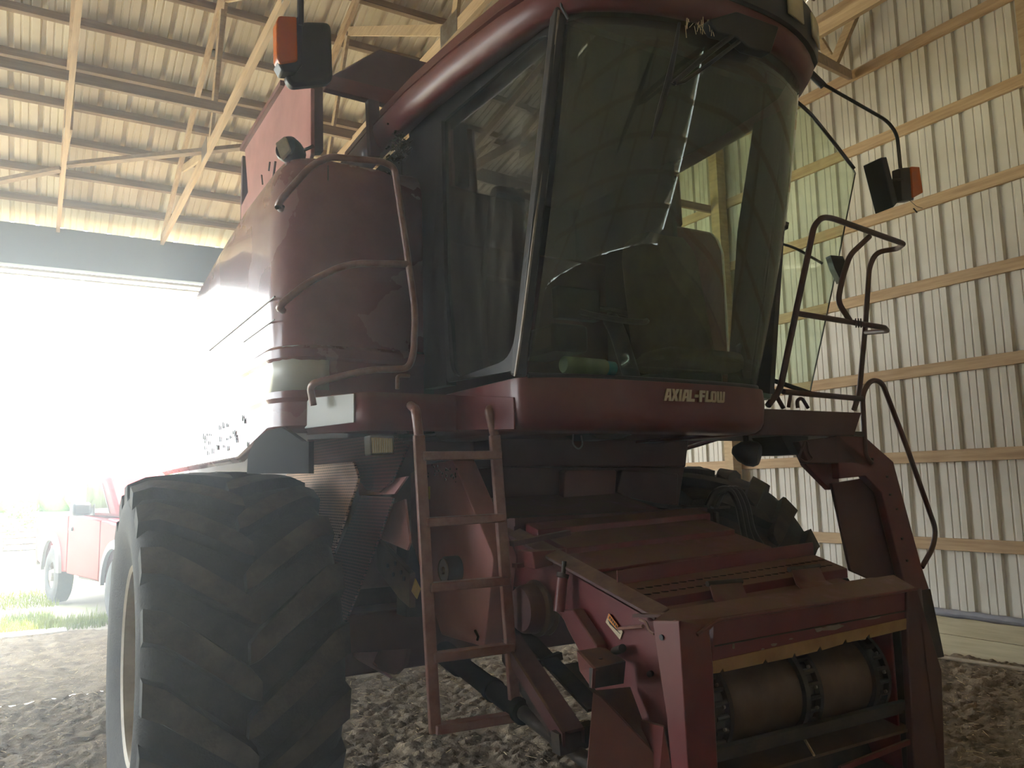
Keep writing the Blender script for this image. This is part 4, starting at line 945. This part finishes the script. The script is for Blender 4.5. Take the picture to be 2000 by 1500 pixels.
# skid wedge at lower left of the mouth
MB().prism([PX(1158,1352,x=1.60), PX(1174,1362,y=2.22), PX(1420,1620,y=1.9), PX(1136,1620,y=2.1)], (.015, .015, 0)).build('skid_wedge', 'red', cb, bevel=.003)
MB().prism([PX(1160,1350,x=1.61), PX(1230,1343,x=1.77), PX(1262,1430,x=1.77), PX(1440,1620,y=1.97), PX(1422,1620,y=1.91), PX(1176,1362,y=2.22)], (.012, .012, 0)).build('skid_wedge', 'red_dark', cb, bevel=.003)  # right face painted a darker red for its shade
MB().prism([PX(1224,1400,x=1.78), PX(1296,1420,x=1.74), PX(1330,1600,y=1.95), PX(1280,1600,y=2.0)], (.012, .01, 0)).build('gusset', 'red_bright', cb)
# lift cylinder and safety channel beneath
cy0, cy1 = PX(868,1275,y=3.7), PX(1165,1500,y=2.25)
mid = cy0.lerp(cy1, .62)
lc = MB().tube([cy0, cy0.lerp(cy1, .15), cy0.lerp(cy1, .16), mid], [.056, .056, .043, .043], 20).build('lift_cylinder', 'void', cb)
MB().tube([mid, cy1], .028, 16).build('cylinder_rod', 'steel_dark', lc)
MB().tube([cy0.lerp(cy1, .40), cy0.lerp(cy1, .43)], .049, 20).build('cylinder_collar', 'void', lc)
MB().tube([mid, cy0.lerp(cy1, .60)], .048, 20).build('cylinder_collar', 'void', lc)
A0, A1 = PX(1000,1245,y=2.95), PX(1120,1428,y=2.35)
sf_ = MB().beam(A0, A1, .075, .012, up=(0,.5,1)).build('safety_channel', 'rail_dark', cb)
off = Vector((-.040, 0, -.03)); MB().beam(A0+off, A1+off, .010, .07, up=(0,.5,1)).build('channel_web', 'red_dark', sf_)
MB().beam(A0-off-Vector((0,0,.06)), A1-off-Vector((0,0,.06)), .010, .07, up=(0,.5,1)).build('channel_web', 'red_dark', sf_)
MB().beam(PX(1010,1225,y=3.2), PX(1165,1385,y=2.5), .075, .012, up=(0,.3,1)).build('flat_bar', 'steel_dark', cb)
MB().beam(PX(985,1280,y=3.1), PX(1085,1450,y=2.5), .02, .05, up=(0,.3,1)).build('flat_bar', 'steel_dark', cb)
MB().beam(PX(1025,1305,y=2.9), PX(1095,1280,y=2.9), .03, .03).build('tie_bar', 'steel_dark', cb)
MB().beam(PX(1085,1452,y=2.38), PX(1160,1430,y=2.38), .05, .07).build('tie_bar', 'steel_dark', cb)
MB().box((1.80, 3.05, 1.24), (2.82, 3.7, 1.50)).build('feeder_throat', 'red_dark', cb)
# loose drive parts between shield and feeder
MB().prism(PXS([(1040,1078),(1105,1072),(1108,1098),(1045,1112)], y=2.75), (0, .12, 0)).build('guard_box', 'red_bright', cb, bevel=.004)
MB().beam(PX(1000,1062,y=2.85), PX(1110,1040,y=2.85), .04, .02).build('guard_bar', 'red_dark', cb)
MB().beam(PX(1005,1105,y=2.85), PX(1048,1100,y=2.85), .04, .015).build('guard_bar', 'red', cb)
MB().beam(PX(1000,1020,y=3.05), PX(1375,998,y=3.05), .05, .035).build('guard_bar', 'red_dark', cb)
# hoses by the right tyre
mb = MB()
for d in (0, 9, 18):
    mb.tube(fillet(PXS([(1380+d,990),(1395+d,958),(1425+d,952),(1442+d,985),(1452+d,1040),(1460+d*2,1075)], y=3.2+d*.004), .06), .017, 8)
mb.build('hose_bundle', 'black', cb)
MB().tube(fillet(PXS([(1428,1048),(1470,1068),(1520,1090)], y=2.95), .05), .016, 8).tube(fillet(PXS([(1330,988),(1390,992),(1425,990)], y=3.3), .05), .007, 8).build('hydraulic_pipe', 'steel_dark', cb)
MB().beam(PX(1398,1000,y=3.2), PX(1402,1050,y=3.2), .02, .02).build('pipe_bracket', 'steel_dark', cb)

# ================================================================== things in and on the machine
o = MB().lathe([(0,.001),(0,.033),(.004,.036),(.21,.036),(.215,.033),(.215,.001)], PX(1100,712,y=2.74), Vector((1,0,-.01)), 24)
sp = thing('spray_can', 'pale spray can with blue cap lying behind the windshield', 'can', PX(1100,712,y=2.74))
o.build('can_body', 'bottle', sp)
MB().lathe([(.215,.001),(.215,.031),(.262,.029),(.266,.001)], PX(1100,712,y=2.74), Vector((1,0,-.01)), 24).build('cap', 'blue', sp)
jb = PX(1468,735,y=2.86); jb.z = 2.045
jg = thing('water_jug', 'dark green water jug standing in the right corner of the cab', 'jug', jb)
MB().lathe([(0,.001),(0,.085),(.02,.09),(.27,.09),(.29,.08)], jb, (0,0,1), 28).build('jug_body', 'jug', jg)
MB().lathe([(.29,.08),(.30,.082),(.33,.075),(.38,.04),(.39,.03),(.41,.03),(.412,.001)], jb, (0,0,1), 28).build('lid', 'jug', jg)
MB().tube(fillet([jb+Vector((-.085,-.02,.27)), jb+Vector((-.13,-.04,.25)), jb+Vector((-.125,-.04,.12)), jb+Vector((-.088,-.02,.10))], .03), .014, 8).build('handle', 'black', jg)
tag(MB().box((2.62,2.72,2.045),(2.90,2.84,2.10)).build('folded_rag', 'bottle', bevel=.02), 'pale folded rag lying behind the windshield at right', 'rag')
# dry weed caught behind the shield
mb = MB(); base = PX(785, 322, y=3.62)
for k in range(70):
    a = base+Vector((random.uniform(-.05,.03), random.uniform(-.05,.05), random.uniform(0,.22)))
    mb.tube([a, a+Vector((random.uniform(-.04,.04), random.uniform(-.03,.03), random.uniform(.0,.05)))], .002, 4)
    b = a+Vector((random.uniform(-.04,.04), 0, random.uniform(-.01,.05)))
    for j in range(4): c_ = b+Vector((random.uniform(-.012,.012),)*3); mb.lathe([(-.006,.001),(0,.006),(.006,.001)], c_, (random.random(),1,random.random()), 5)
mb.tube([base-Vector((0,0,.05)), base+Vector((-.01,0,.27))], .004, 5)
tag(mb.build('dried_weed', 'weed'), 'dark dried weed head standing between shield and cab', 'weed')

# ================================================================== chaff, stalks and the pipe on the floor
mb = MB()
for k in range(8000):
    x = random.uniform(-1.2, 7.3); y = random.uniform(2.4, 10.5)
    if x < .6 and random.random() < .3: continue
    L = random.uniform(.008, .035) if random.random() < .93 else random.uniform(.05, .10)
    a = random.uniform(0, math.pi); z = float(soil(np.array(x), np.array(y)))+.006
    d = Vector((math.cos(a), math.sin(a), random.uniform(-.25,.25)))*L/2
    mb.beam(Vector((x,y,z))-d, Vector((x,y,z))+d, random.uniform(.002,.005), .0015)
tag(mb.build('chaff', 'straw', smooth=False), 'bits of straw and chaff scattered over the dirt floor', 'chaff', kind='stuff')
def stalk(a, b, lbl, r=.006):
    tag(MB().tube([a, b], [r, r*.7], 8).build('corn_stalk', 'straw'), lbl, 'stalk')
stalk(PX(1562,1428,z=.74)+Vector((0,0,.0)), PX(1590,1475,z=.735), 'broken corn stalk lying inside the feeder mouth')
pa, pb = PX(1836,1283,z=.03), PX(2005,1308,z=.03)
tag(MB().tube([pa-(pb-pa)*.6, pb+(pb-pa)*.5], .017, 8).build('floor_pipe', 'rim'), 'long pale pipe lying along the foot of the ribbed wall', 'pipe')

# ================================================================== outside
# pickup truck, nose towards the barn
T0 = Vector((.268+.02, 14.57, 0)); TD = Vector((.20, -.98, 0)).normalized(); TN = Vector((TD.y, -TD.x, 0))*1.0   # TN points to the flank we see? fixed below
if TN.x > 0: TN = -TN
tr = thing('pickup_truck', 'red pickup truck parked outside the barn door', 'truck', T0)
def T(s, n, z): return T0 + TD*s + TN*n + Vector((0, 0, z))     # s forward from the rear axle, n out from the near flank (0 = flank), z up
def tprism(pts, n0, n1, name, mt, par=tr, bev=.02, lbl=None):
    return MB().prism([T(s, n0, z) for s, z in pts], TN*(n1-n0)).build(name, mt, par, bevel=bev, label=lbl)
arch = lambda c: [(c+.48*math.cos(a), .50+.50*math.sin(a)) for a in np.linspace(math.pi, 0, 9)]
bed = [(-1.15,.62),(-1.15,1.28),(-.95,1.34),(.83,1.34),(.83,.52)] + arch(0)[::-1]
tprism(bed, -.06, 0, 'bed_side', 'truck'); tprism([(-1.15,.62),(-1.15,1.30),(-.95,1.34),(.83,1.34),(.83,.52)]+arch(0)[::-1], -1.85, -1.79, 'bed_side', 'truck')
tprism([(-1.12,.62),(-1.12,1.28),(-1.06,1.28),(-1.06,.62)], -1.8, -.05, 'tailgate', 'truck')
tprism([(-1.0,.75),(-1.0,.82),(.8,.82),(.8,.75)], -1.8, -.05, 'bed_floor', 'truckgrey')
tprism([(.85,.50),(.86,1.0),(.86,1.36),(2.45,1.30),(2.46,.9),(2.45,.50)], -.05, 0, 'door', 'truck')
dh = tprism([(.98,1.12),(.98,1.18),(1.14,1.18),(1.14,1.12)], 0, .03, 'door_handle', 'black')
tprism([(2.47,.5),(2.47,1.30),(4.0,1.20),(4.1,1.0),(4.05,.55)] + arch(3.2)[::-1], -.08, 0, 'front_fender', 'truck')
tprism([(2.3,1.25),(2.5,1.32),(4.0,1.22),(4.05,.6),(2.4,.6)], -1.80, -.08, 'engine_bay', 'truck')
tprism([(.9,.5),(.9,1.34),(2.5,1.3),(2.5,.5)], -1.84, -.06, 'cab_body', 'truck')
tprism([(.86,1.34),(.98,1.86),(1.1,1.92),(1.85,1.90),(2.05,1.86),(2.62,1.33)], -1.68, -.18, 'greenhouse', 'truck', bev=.05)
tprism([(1.06,1.38),(1.13,1.80),(1.83,1.80),(2.25,1.38)], -.181, -.165, 'side_glass', 'glass_side')
tprism([(2.0,1.36),(2.0,1.40),(2.2,1.52),(2.2,1.36)], .0, .02, 'mirror_base', 'black')
tprism([(1.98,1.36),(1.98,1.54),(2.16,1.54),(2.18,1.36)], .03, .27, 'door_mirror', 'black', bev=.04)
for c in (0, 3.2):
    w_ = MB().lathe([(-.24,.20),(-.25,.36),(-.22,.41),(-.1,.425),(-.02,.41),(0,.36),(-.0,.24),(-.02,.2)], T(c, .02, .42), TN, 36).build('wheel', 'rubber', tr)
    MB().lathe([(-.02,.235),(-.03,.2),(-.10,.18),(-.06,.10),(-.0,.08),(.0,.001)], T(c, .02, .42), TN, 30).build('rim', 'steel', w_)
    MB().lathe([(-.24,.20),(-.25,.36),(-.22,.41),(-.1,.425),(-.02,.41),(0,.36),(-.0,.24),(-.02,.2)], T(c, -1.6, .42), TN, 36).build('wheel', 'rubber', tr)
    rows = [[T(c+r*math.cos(a), n, .50+r*math.sin(a)) for r, n in ((.46,.0),(.46,.05),(.56,.04),(.58,.0))] for a in np.linspace(math.pi*1.02, -.02, 15)]
    MB().grid(rows).build('fender_flare', 'truckgrey', tr)
tprism([(-1.35,.5),(-1.35,.68),(-1.15,.68),(-1.15,.5)], -1.8, -.02, 'rear_bumper', 'steel')
tprism([(.5,.38),(.5,.5),(2.6,.5),(2.6,.42)], -1.7, -.25, 'underbody', 'truckgrey')
# pallet stack far off
for k in range(5):
    z = k*.19; c0 = PX(38, 1062, y=29); pal = thing('wooden_pallet', ['bottom', 'second', 'middle', 'fourth', 'topmost'][k]+' pallet of the stack in the yard', 'pallet', (c0.x, 29, z), 'pallets stacked in the yard')
    for j in range(6): MB().box((c0.x-.5, 29+j*.16, z+.14), (c0.x+.6, 29.1+j*.16, z+.165)).build('deck_board', 'wood_x', pal)
    for j in (0, 1, 2): MB().box((c0.x-.5+j*.5, 29, z), (c0.x-.42+j*.5, 29.95, z+.14)).build('stringer', 'wood_x', pal)
# shrubs
def shrub(cx, cy, h, r, n, lbl):
    mb = MB()
    for k in range(n):
        a = random.uniform(0, 2*math.pi); b = random.uniform(0, 1); rr = r*math.sqrt(b)*(1-.3*random.random())
        p = Vector((cx+rr*math.cos(a), cy+rr*math.sin(a), h*(.15+.85*random.random()*math.sqrt(max(0,1-b*.8))))); s_ = random.uniform(.06,.14)
        d = Vector((random.uniform(-1,1), random.uniform(-1,1), random.uniform(-1,1))).normalized(); e = d.orthogonal().normalized()
        mb.add([p-d*s_, p+e*s_*.5, p+d*s_, p-e*s_*.5], [(0,1,2,3)])
    t = thing('shrub', lbl, 'shrub', (cx, cy, 0)); mb.build('foliage', 'leaf', t, smooth=False, fix=False)
    MB().tube([(cx, cy, -.02), (cx, cy, h*.6)], .05, 8).build('stem', 'wood', t)
shrub(PX(42,1000,y=42).x, 42, 1.5, .9, 900, 'small leafy bush behind the pallet stack')
shrub(PX(5,1030,y=38).x, 38, .8, .8, 500, 'low bush at the left picture edge')
# grass strip
mb = MB()
for k in range(9000):
    x = random.uniform(-1.2, 1.6); y = random.uniform(11.62, 13.3)
    if random.random() < abs((y-12.2)/1.3)*.8: continue
    if y > 12.5 and x > .3: continue
    h = random.uniform(.05, .15)*(1.5 if random.random() < .08 else 1); a = random.uniform(0, 2*math.pi); l_ = random.uniform(.1, .6)*h
    wv = Vector((math.cos(a+1.57), math.sin(a+1.57), 0))*.004; b = Vector((x, y, -.03)); t1 = b+Vector((math.cos(a)*l_*.4, math.sin(a)*l_*.4, h*.6)); t2 = b+Vector((math.cos(a)*l_, math.sin(a)*l_, h))
    mb.add([b-wv, b+wv, t1+wv*.8, t1-wv*.8, t2], [(0,1,2,3), (3,2,4)])
for k in range(2500):
    x = random.uniform(-2.5, .4); y = random.uniform(14.2, 16.5); h = random.uniform(.06,.18); b = Vector((x,y,-.03)); a = random.uniform(0,6.28); wv = Vector((.006,0,0))
    mb.add([b-wv, b+wv, b+Vector((math.cos(a)*.04, math.sin(a)*.04, h))], [(0,1,2)])
tag(mb.build('grass', 'grass', smooth=False, fix=False), 'bright green grass growing just outside the barn door', 'grass', kind='stuff')
# pale sill in the doorway, its length shaped as the sunlit stretch
struct(MB().box((-8, 11.42, -.06), (.42, 11.75, .015)).build('trim_6', 'white', bevel=.01), 'sunlit pale sill of the great door')
# distant treeline
mb = MB()
for k in range(60):
    x = -60+k*2.4; mb.lathe([(0,1.5),(1.2,2.2),(2.6,1.8),(3.6,.6),(4.0,.01)], (x, 95+random.uniform(-4,4), 0), (0,0,1), 8)
tag(mb.build('treeline', 'leaf', angle=180), 'hazy line of distant trees beyond the yard', 'trees', kind='stuff')

# ================================================================== added volumes standing in for lens glare
def air(name, dens, a, b, lbl):
    mv = bpy.data.materials.new(name); mv.use_nodes = True; n = mv.node_tree.nodes
    n.remove(n['Principled BSDF']); vs = n.new('ShaderNodeVolumeScatter'); vs.inputs['Density'].default_value = dens
    vs.inputs['Color'].default_value = (0.86, 0.94, 1.0, 1); vs.inputs['Anisotropy'].default_value = 0.68
    mv.node_tree.links.new(vs.outputs[0], n['Material Output'].inputs['Volume']); M[name] = mv  # latest one is used below
    tag(MB().box(a, b).build(name, name, smooth=False), lbl, 'haze', kind='stuff')
air('glare_veil', 0.006, (XL+.1, YB+.1, 0), (XW-.2, YD-.05, 4.9), 'thin veil standing in for lens glare across the barn')
air('glare_veil', 0.016, (XL+.1, .3, 0), (1.30, YD-.06, 4.88), 'denser veil standing in for lens glare on the left, towards the great door')
sc.cycles.volume_bounces = 1
